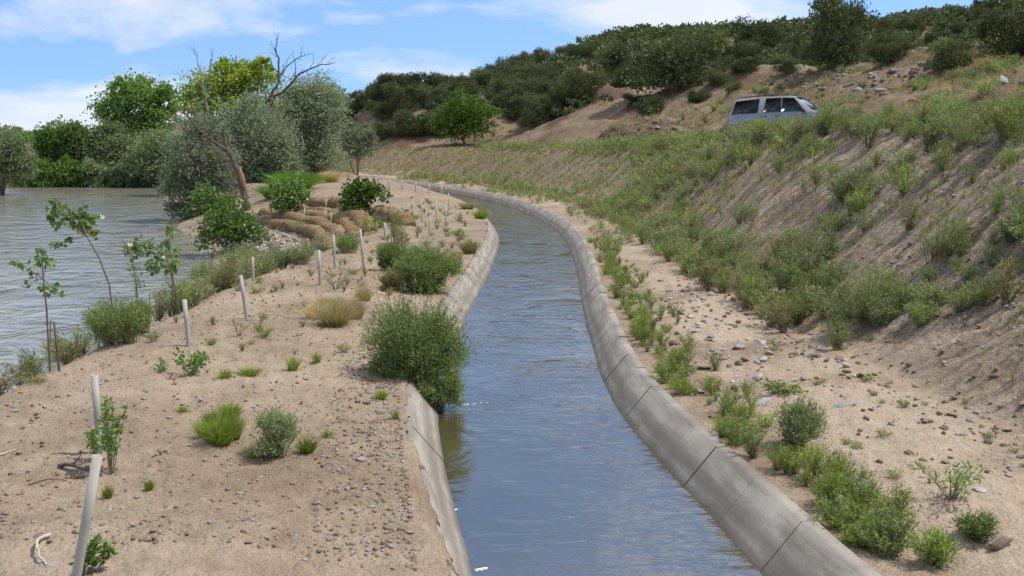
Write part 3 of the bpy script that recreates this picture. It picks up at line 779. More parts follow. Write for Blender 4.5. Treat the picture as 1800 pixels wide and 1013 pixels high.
def juniper(x, y, h, wd, label, group=None, seed=0, z=None):
    rg = random.Random(seed)
    ct = JUN[rg.randrange(5)]
    r = thing('juniper', label, 'juniper', (x, y, (H(x, y) if z is None else z) - 0.05), group, rg.uniform(0, 6.28))
    r.scale = (wd / 1.55, wd / 1.55, h / 1.15)
    link('crown', ct[0], r); link('trunk', ct[1], r)
    return r
def px_jun(px, py, wpx, hpx, label, seed, dmin=20):
    p = hit(px, py, dmin); s = p.y / F_PX
    return juniper(p.x, p.y, hpx * s, wpx * s, label, None, seed)
heroes = [(1462, 118, 112, 105, 'largest dark juniper on the slope above the parked car', 1),
          (1180, 162, 150, 98, 'wide dark juniper standing on the hillside left of the parked car', 2),
          (1020, 184, 68, 52, 'rounded dark juniper alone on the brown cut bank left of the wide one', 3),
          (1790, 98, 130, 80, 'dark juniper at the right edge of the picture', 4),
          (1345, 88, 82, 54, 'dark juniper behind the rocks between the wide and the largest ones', 5),
          (1075, 130, 80, 50, 'dark juniper up the slope behind the rounded lone one', 6),
          (1675, 120, 90, 46, 'low olive-green juniper bush on the rocky bank at the right', 7),
          (1262, 150, 46, 28, 'small juniper on the bare rise left of and above the parked car', 9),
          (1305, 128, 52, 32, 'dark juniper on top of the bare rise above the parked car', 10),
          (1225, 180, 38, 22, 'small low juniper at the foot of the bare rise', 11),
          (1290, 162, 34, 18, 'tiny juniper just above the rear of the parked car', 12),
          (1385, 128, 44, 24, 'low juniper on the slope above the middle of the parked car', 13),
          (1120, 190, 40, 24, 'small juniper on the brown bank below the wide one', 14),
          (960, 198, 40, 26, 'small juniper on the brown bank left of the rounded lone one', 15),
          (1560, 112, 60, 34, 'low dark juniper just right of the largest one', 8)]
for h_ in heroes: px_jun(*h_[:6])
p = hit(1462, 112, 20)
rg = np.random.default_rng(3)
mb = crown(rg, [(0, 0, 4.2, 0.9, 0.9, 0.8), (-0.5, 0.2, 3.6, 0.6, 0.6, 0.6), (0.6, 0, 3.5, 0.6, 0.6, 0.5)], 9, 0.22, 0.16, 0.35)
s = p.y * 1.02 / F_PX
for k in range(len(mb.V)): mb.V[k] = mb.V[k] * np.array([s * 26, s * 26, s * 26])
limbs(mb, rg, (0, 0, 0), [(0, 0, 105 * s, 0.5, 0.5, 0.5), (-12 * s, 0, 95 * s, .5, .5, .5), (14 * s, 0, 92 * s, .5, .5, .5)], 0.08)
two_part('elm_tree', 'sparse open-topped tree sticking up behind the largest juniper', 'tree', (p.x, p.y + 1.2, H(p.x, p.y + 1.2)), mb, 'cottonwood leaf', 'bark', parts=('crown', 'trunk'))

def in_view(x, y, z):
    a, b_, c = pix((x, y, z)); return -30 < a < 1830 and -60 < b_ < 1040
cand = []
rg = np.random.default_rng(9)
N = 26000
bx = rg.uniform(480, 1830, N); dd = 60 + 245 * np.sqrt(rg.uniform(0, 1, N))
X = (bx - 900) / F_PX * dd; Y = dd
T = canal_t(X, Y); Q = T - (toe(Y) + top_w(Y) + 5.5)
den = fbm(X / 16, Y / 16, 2, 91)
D = ridge_d(bx)
slopefar = sstep(dd, D * 0.42, D * 0.62)
keep = ((Q > 7) | ((Y > 126) & (bx < 830) & (Q > -6))) & (dd < D * 1.03) & (rg.uniform(0, 1, N) < np.clip(slopefar * 0.9 + 0.18 * (den > 0.0), 0, 1) * np.where(den > -.3, 1.0, .3) * np.where(bx < 1000, 0.9, .8))
keep &= ~((bx > 880) & (dd < 95) & (den < 0.35)) & ~((bx > 1150) & (dd < 110))
grid = {}
ZJ = height(X, Y)
for x, y, z, k, dn in zip(X, Y, ZJ, keep, den):
    if not k: continue
    rmin = 2.1 if y < 170 else 2.7
    c = (int(x // rmin), int(y // rmin))
    if c in grid: continue
    grid[c] = 1
    if not in_view(x, y, z): continue
    wd = rg.uniform(1.5, 4.2) * (1.0 if y < 180 else 1.05)
    cand.append((wd / y, x, y, wd * rg.uniform(0.62, 0.88), wd, z))
cand.sort(reverse=True)
for i, (_, x, y, hh, wd, z) in enumerate(cand[:280]):
    b_ = 900 + F_PX * x / y
    if b_ < 900: lab, gr = 'dark juniper in the dense stand on the low hill left of the bend', 'junipers of the low hill'
    elif y < 150: lab, gr = 'dark juniper scattered on the middle slope below the long ridge', 'junipers of the middle slope'
    else: lab, gr = 'small dark juniper in the wood covering the long far ridge', 'junipers of the far ridge'
    juniper(x, y, hh, wd, lab, gr, i, z)
big = MB()
for i, (_, x, y, hh, wd, z) in enumerate(cand[280:]):
    M = Matrix.Translation((x, y, z - 0.1)) @ Matrix.Rotation(rg.uniform(0, 6.28), 4, 'Z') @ Matrix.Diagonal((wd / 1.5, wd / 1.5, hh / 1.2, 1))
    big.merge(JLOW[i % 4], M, rg.normal(0, 0.12))
print('JUNIPERS', len(cand))
if big.n: tag(link('juniper_wood', big.mesh('juniper_wood', MATS['juniper leaf'])), 'dark juniper wood covering the far ridge', 'wood', kind='stuff')

# ------------------------------------------------------------------ parked car on the embankment track
def suv():
    t = NT('silver paint'); t.done(t.princ((0.26, 0.27, 0.29), 0.30, None, 0.5, Metallic=0.35, Coat_Weight=0.6, Coat_Roughness=0.06))
    t = NT('car glass'); t.done(t.princ((0.008, 0.010, 0.011), 0.05, None, 0.3))
    t = NT('black trim'); t.done(t.princ((0.02, 0.02, 0.02), 0.6))
    t = NT('tyre rubber'); t.done(t.princ((0.025, 0.025, 0.025), 0.85))
    t = NT('wheel alloy'); t.done(t.princ((0.5, 0.5, 0.52), 0.3, Metallic=0.9))
    t = NT('tail lens'); t.done(t.princ((0.45, 0.03, 0.015), 0.15, None, 0.6))
    t = NT('clear lens'); t.done(t.princ((0.7, 0.72, 0.75), 0.08, None, 0.7))
    cx, cy = 12.75, 46.4
    head = math.atan2(-0.50, 0.87)
    root = thing('parked_car', 'silver sport utility vehicle parked on the embankment track behind tall weeds', 'car', (cx, cy, H(cx, cy) + 0.05), None, head)
    root.rotation_euler = (0, R(-2.5), head)
    ST = [(-2.56, .55, .85, 1.00, .90, .88), (-2.52, .48, 1.10, 1.22, .96, .90), (-2.46, .45, 1.15, 1.34, .98, .86), (-2.25, .42, 1.16, 1.84, .99, .76), (-2.0, .42, 1.16, 1.89, 1.0, .74),
          (-1.0, .40, 1.16, 1.92, 1.0, .74), (0.2, .40, 1.15, 1.90, 1.0, .73), (0.45, .40, 1.15, 1.86, 1.0, .73), (0.75, .40, 1.14, 1.66, 1.0, .78), (1.30, .40, 1.12, 1.18, 1.0, .88), (1.8, .40, 1.08, 1.13, .99, .86),
          (2.3, .42, 1.00, 1.05, .97, .82), (2.5, .45, .92, .97, .93, .76), (2.58, .55, .75, .80, .86, .70)]
    def half(s):
        x, zb, zt, zr, w, wr = s
        return [(x, 0, zb), (x, w * .92, zb), (x, w, zb + .10), (x, w + .015, (zb + zt) / 2), (x, w, zt), (x, w - .03, zt + (zr - zt) * .12), (x, wr + .05, zr - (zr - zt) * .10), (x, wr - .04, zr), (x, 0, zr + .02)]
    V, F = [], []
    for s in ST:
        h_ = half(s); ring = h_ + [(a, -b_, c) for a, b_, c in h_[-2:0:-1]]
        V += ring
    m = 16
    for i in range(len(ST) - 1):
        for j in range(m):
            a, b_ = i * m + j, i * m + (j + 1) % m
            F.append([a, a + m, b_ + m, b_])
    mb = MB(); mb.add(np.array(V), F)
    for base in (0, (len(ST) - 1) * m):
        ring = np.array(V[base:base + m]); c = ring.mean(0)
        mb.add(np.vstack([ring, c]), [[a, (a + 1) % m, m] for a in range(m)])
    body = link('body', mb.mesh('body', MATS['silver paint'], True), root)
    def side_pt(x, f, sgn, off):
        xs = [s[0] for s in ST]
        zt = np.interp(x, xs, [s[2] for s in ST]); zr = np.interp(x, xs, [s[3] for s in ST]); w = np.interp(x, xs, [s[4] for s in ST]); wr = np.interp(x, xs, [s[5] for s in ST])
        y = (w - .03) + (wr + .05 - w + .03) * f; z = zt + (zr - zt) * (.12 + .78 * f)
        return (x, sgn * (y + off), z)
    def pane(name, pts, mat, thick, parent=root):
        P = np.array(pts); n = np.cross(P[1] - P[0], P[2] - P[0]); n /= np.linalg.norm(n)
        if n[1] * P[:, 1].mean() < 0 and abs(P[:, 1].mean()) > .3: n = -n
        mb = MB(); k = len(P); mb.add(np.vstack([P + n * thick, P - n * .02]), [[0, 1, 2, 3], [4, 7, 6, 5]] + [[i, (i + 1) % 4, (i + 1) % 4 + 4, i + 4] for i in range(4)])
        return link(name, mb.mesh(name, MATS[mat]), parent)
    for sg in (1, -1):
        for x0, x1, x2, x3 in [(-2.38, -1.16, -1.10, -2.20), (-0.88, -0.10, -0.10, -0.80), (-0.06, 1.02, 0.46, -0.06)]:
            pane('window', [side_pt(x0, -.08, sg, .014), side_pt(x1, -.08, sg, .014), side_pt(x2, 1.0, sg, .014), side_pt(x3, 1.0, sg, .014)], 'car glass', .008)
        for xd in (-1.02, -0.09, 1.02):
            mb = MB(); tube(mb, [(xd, sg * 1.012, .55), (xd, sg * 1.02, .8), (xd, sg * 1.005, 1.12)], .006, 4); link('door_seam', mb.mesh('door_seam', MATS['black trim']), root)
        for xh in (-0.25, -0.95 + .1):
            mb = MB(); tube(mb, [(xh - .09, sg * 1.03, 1.02), (xh, sg * 1.045, 1.025), (xh + .09, sg * 1.03, 1.02)], .018, 5); link('door_handle', mb.mesh('door_handle', MATS['black trim']), root)
        mb = MB(); tube(mb, [(0.95, sg * 1.0, 1.16), (0.92, sg * 1.16, 1.22), (0.90, sg * 1.24, 1.22)], [.05, .09, .07], 6); link('wing_mirror', mb.mesh('wing_mirror', MATS['black trim']), root)
        mb = MB(); tube(mb, [(-2.0, sg * .66, 1.96), (-1.0, sg * .66, 1.98), (0.2, sg * .65, 1.96)], .022, 5); link('roof_rail', mb.mesh('roof_rail', MATS['black trim']), root)
        pane('taillight', [(-2.545, sg * .70, .82), (-2.545, sg * .93, .82), (-2.50, sg * .94, 1.12), (-2.50, sg * .74, 1.12)], 'tail lens', .03)
        pane('headlight', [(2.56, sg * .50, .72), (2.53, sg * .86, .72), (2.50, sg * .88, .90), (2.53, sg * .52, .90)], 'clear lens', .03)
        for xw in (-1.52, 1.55):
            mb = MB(); an = np.linspace(0, 2 * math.pi, 25)[:-1]
            rr = [(.24, .80), (.36, .79), (.39, .84), (.39, .98), (.36, 1.02), (.24, 1.015)]
            V = np.array([(xw + r_ * math.cos(a), sg * w_, .37 + r_ * math.sin(a)) for a in an for r_, w_ in rr]); k = len(rr)
            F = [[i * k + j, i * k + j + 1, ((i + 1) % 24) * k + j + 1, ((i + 1) % 24) * k + j] for i in range(24) for j in range(k - 1)]
            mb.add(V, F); wh = link('wheel', mb.mesh('wheel', MATS['tyre rubber'], True), root)
            mb = MB()
            for a in np.arange(5) * 2 * math.pi / 5:
                tube(mb, [(xw, sg * 1.0, .37), (xw + .12 * math.cos(a), sg * 1.0, .37 + .12 * math.sin(a)), (xw + .245 * math.cos(a), sg * 1.0, .37 + .245 * math.sin(a))], [.05, .035, .03], 5)
            link('rim', mb.mesh('rim', MATS['wheel alloy']), wh)
            mb = MB(); V = np.array([(xw + r_ * math.cos(a), sg * 1.017, .42 + r_ * math.sin(a)) for a in np.linspace(-.15, math.pi + .15, 15) for r_ in (.40, .45)])
            mb.add(V, [[2 * i, 2 * i + 1, 2 * i + 3, 2 * i + 2] for i in range(14)]); link('wheel_arch', mb.mesh('wheel_arch', MATS['black trim']), root)
    pane('windshield', [(1.26, -.80, 1.215), (1.26, .80, 1.215), (.52, .70, 1.825), (.52, -.70, 1.825)], 'car glass', .02)
    pane('rear_window', [(-2.47, .76, 1.30), (-2.47, -.76, 1.30), (-2.28, -.68, 1.80), (-2.28, .68, 1.80)], 'car glass', -.03)
    pane('grille', [(2.59, -.45, .66), (2.59, .45, .66), (2.55, .45, .88), (2.55, -.45, .88)], 'black trim', .012)
    pane('bumper', [(-2.60, .85, .50), (-2.60, -.85, .50), (-2.58, -.85, .70), (-2.58, .85, .70)], 'black trim', .03)
    pane('bumper', [(2.60, -.80, .42), (2.60, .80, .42), (2.61, .80, .60), (2.61, -.80, .60)], 'black trim', .03)
suv()

# ------------------------------------------------------------------ rocks, clods, gravel
def rock_proto(rg, sub=2, flat=0.65):
    import bmesh
    bm = bmesh.new(); bmesh.ops.create_icosphere(bm, subdivisions=sub, radius=1.0)
    V = np.array([v.co[:] for v in bm.verts]); F = np.array([[v.index for v in f.verts] for f in bm.faces]); bm.free()
    for _ in range(9):                                             # broken faces: cut the ball back to random planes
        n = unit(rg.normal(size=3)); dcut = rg.uniform(0.30, 0.75)
        s = V @ n; V = V - np.clip(s - dcut, 0, None)[:, None] * n * 0.9
    V = V * (1 + 0.06 * rg.normal(size=(len(V), 1))) * np.array([rg.uniform(.9, 1.3), rg.uniform(.7, 1.0), flat * rg.uniform(.8, 1.2)])
    mb = MB(); mb.add(V, F); return mb
RK = [rock_proto(np.random.default_rng(200 + i)) for i in range(6)]
RKL = [rock_proto(np.random.default_rng(220 + i), 1) for i in range(5)]
RME = {m: [r.mesh('rock', MATS[m]) for r in RK] for m in ('grey rock', 'pale rock', 'brown rock', 'clod')}
def rock(x, y, r, mat, label, group=None, seed=0, name='rock', flat=1.0, z=None):
    rg = random.Random(seed)
    o = link(name, RME[mat][rg.randrange(6)], None, (x, y, (H(x, y) if z is None else z) + r * 0.18 * flat))
    o.rotation_euler = (rg.uniform(-.25, .25), rg.uniform(-.25, .25), rg.uniform(0, 6.28)); o.scale = (r, r, r * flat)
    return tag(o, label, 'rock', group)
for i, (px, py, wpx, mat, lab, fl) in enumerate([
        (1340, 712, 44, 'pale rock', 'pale rounded boulder half hidden by the grey bush on the sand', .9),
        (1487, 716, 62, 'grey rock', 'long flat grey slab lying on the sand', .35),
        (1760, 955, 54, 'brown rock', 'dark brown boulder in the bottom right corner', 1.0),
        (1303, 614, 34, 'grey rock', 'blocky grey stone at the edge of the sand below the weeds', .9),
        (1240, 648, 30, 'brown rock', 'brown stone beside the green rim weeds', .7),
        (1222, 585, 22, 'pale rock', 'white stone among the grey stones by the rim', .7),
        (1232, 690, 24, 'pale rock', 'pale flat stone on the sand beside the rim weeds', .5),
        (1470, 820, 22, 'brown rock', 'dark round stone behind the yellow-green rim weeds', 1.0),
        (1720, 865, 28, 'pale rock', 'pale stone beside the spreading sprig on the right sand', .6),
        (1695, 925, 20, 'brown rock', 'reddish stone left of the brown boulder', .7),
        (1100, 608, 16, 'brown rock', 'dark stone sitting on the right concrete rim', .9),
        (85, 995, 40, 'grey rock', 'grey flat stone under the bleached stick at the bottom left', .55),
        (70, 948, 24, 'brown rock', 'brown stone behind the bleached stick', .9),
        (107, 823, 22, 'grey rock', 'grey stone at the end of the dark fallen branch', .8),
        (298, 733, 16, 'grey rock', 'grey stone left of the bright grass clump', .7),
        (352, 698, 14, 'pale rock', 'pale stone behind the bright grass clump', .8),
        (672, 722, 18, 'grey rock', 'rounded grey stone at the edge of the left concrete rim', .9),
        (633, 812, 26, 'grey rock', 'flat grey stone on the gravel by the left rim', .6),
        (600, 775, 26, 'clod', 'rounded earth clod right of the sage bush', .8),
        (284, 826, 18, 'grey rock', 'thin grey stone above the right grass tuft', .4),
        (216, 888, 14, 'pale rock', 'small white stone in front of the two grass tufts', .6),
        (26, 725, 18, 'grey rock', 'grey stone alone near the left edge of the bare bank', .6),
        (330, 787, 14, 'grey rock', 'grey stone in front of the bright grass clump', .5),
        (410, 490, 30, 'grey rock', 'pale grey boulder at the brink of the river bank', .8),
        (395, 500, 24, 'brown rock', 'dark boulder at the brink of the river bank', .8)]):
    p = hit(px, py); rock(p.x, p.y, wpx / F_PX * p.y * 0.48, mat, lab, None, 300 + i, 'boulder' if wpx > 40 else 'stone', fl)

rocks = []
rg = np.random.default_rng(17)
def zone_rocks(n, fx, mats, lab, gr, rmin, rmax, dens=None, p=2.2):
    P = np.array([fx(rg) for i in range(n)])
    ok = np.abs(canal_t(P[:, 0], P[:, 1])) > 2.02
    if dens is not None: ok &= rg.uniform(0, 1, n) < dens(P[:, 0], P[:, 1])
    P = P[ok]; Z = HS(P)
    for (x, y), z in zip(P, Z):
        r = rmin + (rmax - rmin) * rg.uniform() ** p
        if not in_view(x, y, z): continue
        rocks.append((r / y, x, y, r, mats[rg.integers(len(mats))], lab, gr, z))
def on_right(y0, y1, t0, t1):
    def f(g):
        y = y0 + (y1 - y0) * g.uniform() ** 1.3; t = g.uniform(t0, t1)
        return float(canal_c(y)) + t, y
    return f
def on_left(y0, y1, x1=-2.3):
    def f(g):
        y = y0 + (y1 - y0) * g.uniform() ** 1.6
        return float(crest(y)) + (float(canal_c(y)) + x1 - float(crest(y))) * g.uniform() , y
    return f
cl = lambda x, y: sstep(fbm(np.asarray(x) / 1.8, np.asarray(y) / 1.8, 2, 83), -0.2, 0.6)
zone_rocks(330, on_right(15.0, 26, 2.5, 5.4), ['grey rock', 'grey rock', 'pale rock', 'brown rock'], 'grey stone in the stony patch between the rim and the weeds', 'stones of the stony patch', .02, .13, None, 2.8)
zone_rocks(1900, on_right(9, 30, 2.1, 10), ['grey rock', 'brown rock', 'clod', 'clod'], 'small stone lying on the sandy bench and lower slope', 'stones of the sandy bench', .014, .07, cl)
zone_rocks(2400, lambda g: (lambda y: (float(canal_c(y)) - 2.05 - 1.0 * g.uniform() ** 1.6, y))(8.3 + 13 * g.uniform()), ['clod', 'clod', 'grey rock', 'brown rock'], 'gravel stone in the strip along the left rim', 'gravel along the left rim', .010, .045)
zone_rocks(2600, lambda g: (lambda y: (float(canal_c(y)) + float(toe(y)) - 1 + 6.5 * g.uniform(), y))(10.5 + 17 * g.uniform() ** 1.2), ['clod', 'grey rock', 'brown rock', 'clod'], 'stone on the gravelly lower embankment', 'stones of the embankment', .012, .075, None, 3.0)
zone_rocks(4200, on_left(8.6, 34), ['clod', 'clod', 'clod', 'brown rock', 'grey rock'], 'small earth clod or stone on the bare left bank', 'clods on the left bank', .010, .048, None, 2.6)
def cobble(g):
    a = at(430 + 75 * g.normal() * .55, 0, 48); y = 44 + 14 * g.uniform(); return a.x / 48 * y, y
zone_rocks(420, cobble, ['grey rock', 'pale rock', 'grey rock', 'brown rock'], 'river cobble in the stony patch below the coir terraces', 'cobbles below the coir terraces', .07, .22)
zone_rocks(1700, lambda g: (lambda y: (float(canal_c(y)) + float(toe(y) + top_w(y)) + 6 + 24 * g.uniform(), y))(34 + 60 * g.uniform()), ['brown rock', 'brown rock', 'brown rock', 'grey rock'], 'dark rock on the hillside above the track', 'rocks on the hillside', .07, .45, lambda x, y: sstep(fbm(x / 6, y / 6, 2, 86), -.1, .5))
rocks.sort(reverse=True, key=lambda r: r[0])
for i, (_, x, y, r, m, lab, gr, z) in enumerate(rocks[:280]): rock(x, y, r, m, lab, gr, 900 + i, 'stone', 1.0, z)
byz = {}
for i, (_, x, y, r, m, lab, gr, z) in enumerate(rocks[280:]):
    mb = byz.setdefault(m, MB())
    M = Matrix.Translation((x, y, z + r * .15)) @ Matrix.Rotation(rg.uniform(0, 6.28), 4, 'Z') @ Matrix.Rotation(rg.uniform(-.4, .4), 4, 'X') @ Matrix.Diagonal((r, r, r, 1))
    mb.merge(RKL[i % 5], M)
for m, mb in byz.items(): tag(link('gravel', mb.mesh('gravel', MATS[m])), {'grey rock': 'small grey pebbles strewn over both banks', 'pale rock': 'small pale pebbles strewn over both banks', 'brown rock': 'small brown pebbles strewn over both banks', 'clod': 'small earth crumbs strewn over both banks'}[m], 'gravel', kind='stuff')

# ------------------------------------------------------------------ coir terraces on the river side of the mound
def roll(px_pts, h, depth, label, seed):
    """a lift of earth wrapped in coir: a rounded, sagging bolster along the slope"""
    rg = np.random.default_rng(seed)
    B = [np.array(tuple(hit(*p, 30))) for p in px_pts]
    s = np.linspace(0, len(B) - 1, 40)
    Q = np.stack([np.interp(s, np.arange(len(B)), [b_[i] for b_ in B]) for i in range(3)], -1)
    for _ in range(3): Q[1:-1] = (Q[:-2] + 2 * Q[1:-1] + Q[2:]) / 4
    Q[:, 2] = [H(x, y) for x, y, _ in Q]
    for _ in range(2): Q[1:-1, 2] = (Q[:-2, 2] + 2 * Q[1:-1, 2] + Q[2:, 2]) / 4
    T = unit(np.gradient(Q, axis=0)); Nn = unit(np.stack([T[:, 1], -T[:, 0], np.zeros(len(T))], -1))
    if (Nn[:, 1]).mean() < 0: Nn = -Nn
    depth, h = depth * .72, h * .88
    prof = [(-.02, -.35), (-.10, .25), (-.06, .72), (.12, .98), (.45, 1.06), (.8, 1.0), (1.0, .7), (1.0, -.35)]
    V = []
    for i in range(len(Q)):
        e = min(1, min(i, len(Q) - 1 - i) / 1.6 + .35); wob = rg.normal(0, .05)
        for (u, v) in prof:
            V.append(Q[i] + Nn[i] * (u + wob + rg.normal(0, .035)) * depth + np.array([0, 0, (v * e + rg.normal(0, .07) + .10 * math.sin(i * .55 + seed)) * h]))
    k = len(prof); F = [[i * k + j, i * k + (j + 1) % k, (i + 1) * k + (j + 1) % k, (i + 1) * k + j] for i in range(len(Q) - 1) for j in range(k)]
    o0 = Q[0].copy(); mb = MB(); Va = np.array(V) - o0
    mb.add(Va, F)
    for base in (0, (len(Q) - 1) * k): mb.add(np.vstack([Va[base:base + k], Va[base:base + k].mean(0)]), [[a, (a + 1) % k, k] for a in range(k)])
    # frayed fibres along the brow
    n = 700; ii = rg.integers(0, len(Q), n); jj = rg.integers(1, 6, n)
    leaves(mb, Va[ii * k + jj] + rg.normal(0, .05, (n, 3)), rg.normal(size=(n, 3)) * .5 + np.array([0, -.4, -.3]), .16, .02, rg, 0)
    tag(link('coir_roll', mb.mesh('coir_roll', MATS['coir'], True), None, o0), label, 'coir roll')
roll([(450, 394), (490, 402), (530, 410), (556, 424), (572, 440)], .50, 1.0, 'lowest brown coir bolster, along the cobbles', 1)
roll([(455, 380), (500, 391), (545, 399), (575, 413), (588, 428)], .58, 1.0, 'long brown coir bolster second from the cobbles', 2)
roll([(520, 384), (550, 389), (585, 394)], .50, 1.0, 'short coir bolster in the middle of the terraces', 3)
roll([(470, 371), (510, 374), (545, 378), (585, 381)], .45, .9, 'upper coir bolster below the white-flecked poplar bush', 4)
roll([(540, 362), (570, 365), (595, 367)], .55, 1.2, 'topmost coir bolster under the bare earth mound', 5)
roll([(596, 380), (615, 393), (630, 412)], .70, 1.1, 'coir bolster descending left of the dark glossy bush', 6)
roll([(588, 392), (602, 408), (612, 422)], .55, .9, 'grassy coir bolster at the foot of the terraces', 7)
roll([(655, 378), (680, 388), (705, 398)], .50, .9, 'coir bolster right of the dark glossy bush', 8)

# ------------------------------------------------------------------ tree tubes, stakes, poles
def stake(bp, tp, r, label, name, mat, cat, group=None, hollow=True):
    b_ = hit(*bp); d = b_.y
    tpt = at(tp[0], tp[1], d)
    v = tpt - b_
    mb = MB(); n = v.normalized()
    a = n.cross(Vector((0, 1, 0.2))).normalized(); c = n.cross(a)
    an = np.arange(10) * 2 * math.pi / 10
    rings = [(-.12, r), (v.length * .5, r * 1.0), (v.length, r), (v.length, r * .78), (v.length - .10, r * .78)] if hollow else [(-.12, r), (v.length * .5, r * .97), (v.length, r * .9), (v.length + .005, r * .01)]
    V = np.array([tuple(n * l + a * (q_ * math.cos(t_)) + c * (q_ * math.sin(t_))) for l, q_ in rings for t_ in an])
    F = [[i * 10 + j, i * 10 + (j + 1) % 10, (i + 1) * 10 + (j + 1) % 10, (i + 1) * 10 + j] for i in range(len(rings) - 1) for j in range(10)]
    mb.add(V, F)
    o = link(name, mb.mesh(name, MATS[mat]), None, b_)
    return tag(o, label, cat, group)
TUBES = [((132, 1022), (171, 802), 'pale plastic tree tube leaning right, nearest the camera'),
         ((176, 800), (166, 660), 'pale tree tube behind the leafy sapling, second nearest'),
         ((332, 612), (324, 527), 'pale tree tube standing above the small dark-leaved shrub'),
         ((434, 560), (423, 484), 'pale tree tube on the brink of the bank beside the grey boulder'),
         ((445, 492), (444, 452), 'thin pale tree tube among the grasses of the river slope'),
         ((563, 505), (560, 440), 'pale tree tube left of the lowest coir bolster end'),
         ((589, 470), (586, 413), 'pale tree tube in front of the coir bolsters'),
         ((640, 475), (633, 403), 'pale tree tube on the bare bank in front of the dark glossy bush'),
         ((677, 425), (676, 392), 'pale tree tube right of the dark glossy bush, by the weeds')]
for bp, tp, lab in TUBES: stake(bp, tp, 0.040, lab, 'tree_tube', 'tube plastic', 'tree tube')
for bp, tp in [((755, 412), (755, 378)), ((768, 402), (766, 352)), ((785, 398), (783, 362)), ((742, 392), (740, 350)), ((790, 372), (788, 340)), ((726, 380), (724, 350))]:
    stake(bp, tp, 0.035, 'weathered thin stake on the bare mound inside the bend', 'stake', 'weathered stake', 'stake', 'stakes on the bare mound')
for px in (664, 684, 707, 731, 754, 776, 792):
    stake((px, 332 + (px - 664) * .09), (px, 312 + (px - 664) * .12), 0.05, 'small pale stake in the far row along the canal bend', 'stake', 'weathered stake', 'stake', 'far row of stakes')
for bp, tp in [((573, 368), (573, 351)), ((555, 381), (555, 368)), ((572, 396), (572, 369)), ((535, 389), (535, 366)), ((582, 403), (582, 373)), ((492, 378), (490, 356))]:
    stake(bp, tp, 0.035, 'thin stake driven through the coir terraces', 'stake', 'weathered stake', 'stake', 'stakes in the coir terraces')
for bp, tp in [((264, 570), (263, 515)), ((300, 558), (300, 516)), ((310, 555), (309, 515)), ((342, 537), (341, 505)), ((281, 566), (280, 520)), ((88, 652), (89, 563)), ((104, 650), (95, 566)), ((137, 630), (137, 570)), ((48, 672), (47, 648)), ((150, 622), (148, 580))]:
    stake(bp, tp, 0.018, 'thin dark willow pole planted at the brink of the river bank', 'willow_pole', 'dead bark', 'pole', 'willow poles along the brink', False)

# bleached stick and dark fallen branch on the bare bank
def stick(px_pts, r, mat, label, seed, tw=2):
    rg = np.random.default_rng(seed); P = [hit(*p) for p in px_pts]; o0 = P[0].copy(); mb = MB()
    W = [np.array(tuple(p - o0)) + np.array([0, 0, r * 1.1 + (.05 if 0 < i < len(P) - 1 else 0)]) for i, p in enumerate(P)]
    twig_tree(mb, rg, W, r, r * .4, 1 if tw else 0, tw)
    tag(link('fallen_branch', mb.mesh('fallen_branch', MATS[mat]), None, o0), label, 'branch')
stick([(88, 946), (66, 962), (66, 980), (82, 998)], .022, 'driftwood', 'bleached curved stick on the ground near the leaning tube', 1, 0)
stick([(104, 822), (125, 830), (150, 838), (176, 836)], .028, 'dead bark', 'dark fallen branch lying beside the second tree tube', 2, 3)
stick([(50, 852), (85, 846), (115, 840)], .010, 'dead bark', 'thin dark twig in front of the dark fallen branch', 3, 0)
stick([(-4, 806), (28, 792)], .014, 'driftwood', 'pale stick at the left edge of the bare bank', 4, 0)

# ------------------------------------------------------------------ hero plants
def hero(px, py, label, name, cat, mb, leafm, woodm='stem wood', rz=0.0, scale=1.0, sink=0.03):
    p = hit(px, py)
    return two_part(name, label, cat, (p.x, p.y, p.z - sink), mb, leafm, woodm, rz, None, scale)
def g(seed): return np.random.default_rng(seed)
# big bush hanging over the left wall, and its companions behind
def big_bush(px, py, wpx, hpx, label, seed, nst, leafm='kochia leaf', nl=46, name='bush', d=None):
    p = hit(px, py) if d is None else Vector((at(px, py, d).x, d, at(px, py, d).z)); s = p.y / F_PX; w, h = wpx * s * .5, hpx * s; rgx = g(seed)
    lob = []
    for i in range(16):
        a = rgx.uniform(0, 6.28); o = math.sqrt(rgx.uniform(0, 1)) * .68; top = h * math.sqrt(1 - o * o * .9)
        lz = rgx.uniform(.12, .76) * top; r = rgx.uniform(.26, .40)
        lob.append((math.cos(a) * o * w, math.sin(a) * o * w, lz, r * w, r * w, r * h * .62))
    size = max(.035, min(.085, .0042 * p.y))
    mb = crown(rgx, lob, 0, size, size * .26, .34, m=nl // 2, inner=.3, up=.75, nmin=max(14, int(nst * .26)))
    st = stems_plant(rgx, h * 1.08, w * 1.08, max(14, nst // 3), 20, size, size * .2, (.4, 1), .9, .4, stem_r=.007, base_r=w * .3, shape=.7)
    mb.merge(st)
    for k in range(len(mb.V)): mb.V[k][:, 2] = np.maximum(mb.V[k][:, 2], 0.01)
    return two_part(name, label, 'bush', (p.x, p.y, p.z - .03), mb, leafm, 'stem wood')
big_bush(732, 676, 186, 172, 'big dense green bush overhanging the left canal wall', 401, 330, d=16.2)
big_bush(768, 722, 92, 92, 'low green bush trailing over the concrete to the water in front of the big one', 407, 150, d=15.7)
big_bush(752, 512, 118, 88, 'green bush on the left bank just behind the big one', 402, 260)
big_bush(700, 478, 76, 54, 'paler green bush left of the one behind the big bush', 403, 150)
big_bush(695, 510, 60, 42, 'yellow-green round bush between the dry grass and the green bushes', 404, 120, 'olive grass')
big_bush(486, 800, 92, 104, 'grey-green sage bush casting a shadow on the bare bank', 405, 70, 'sage leaf', 40, 'sage_bush')
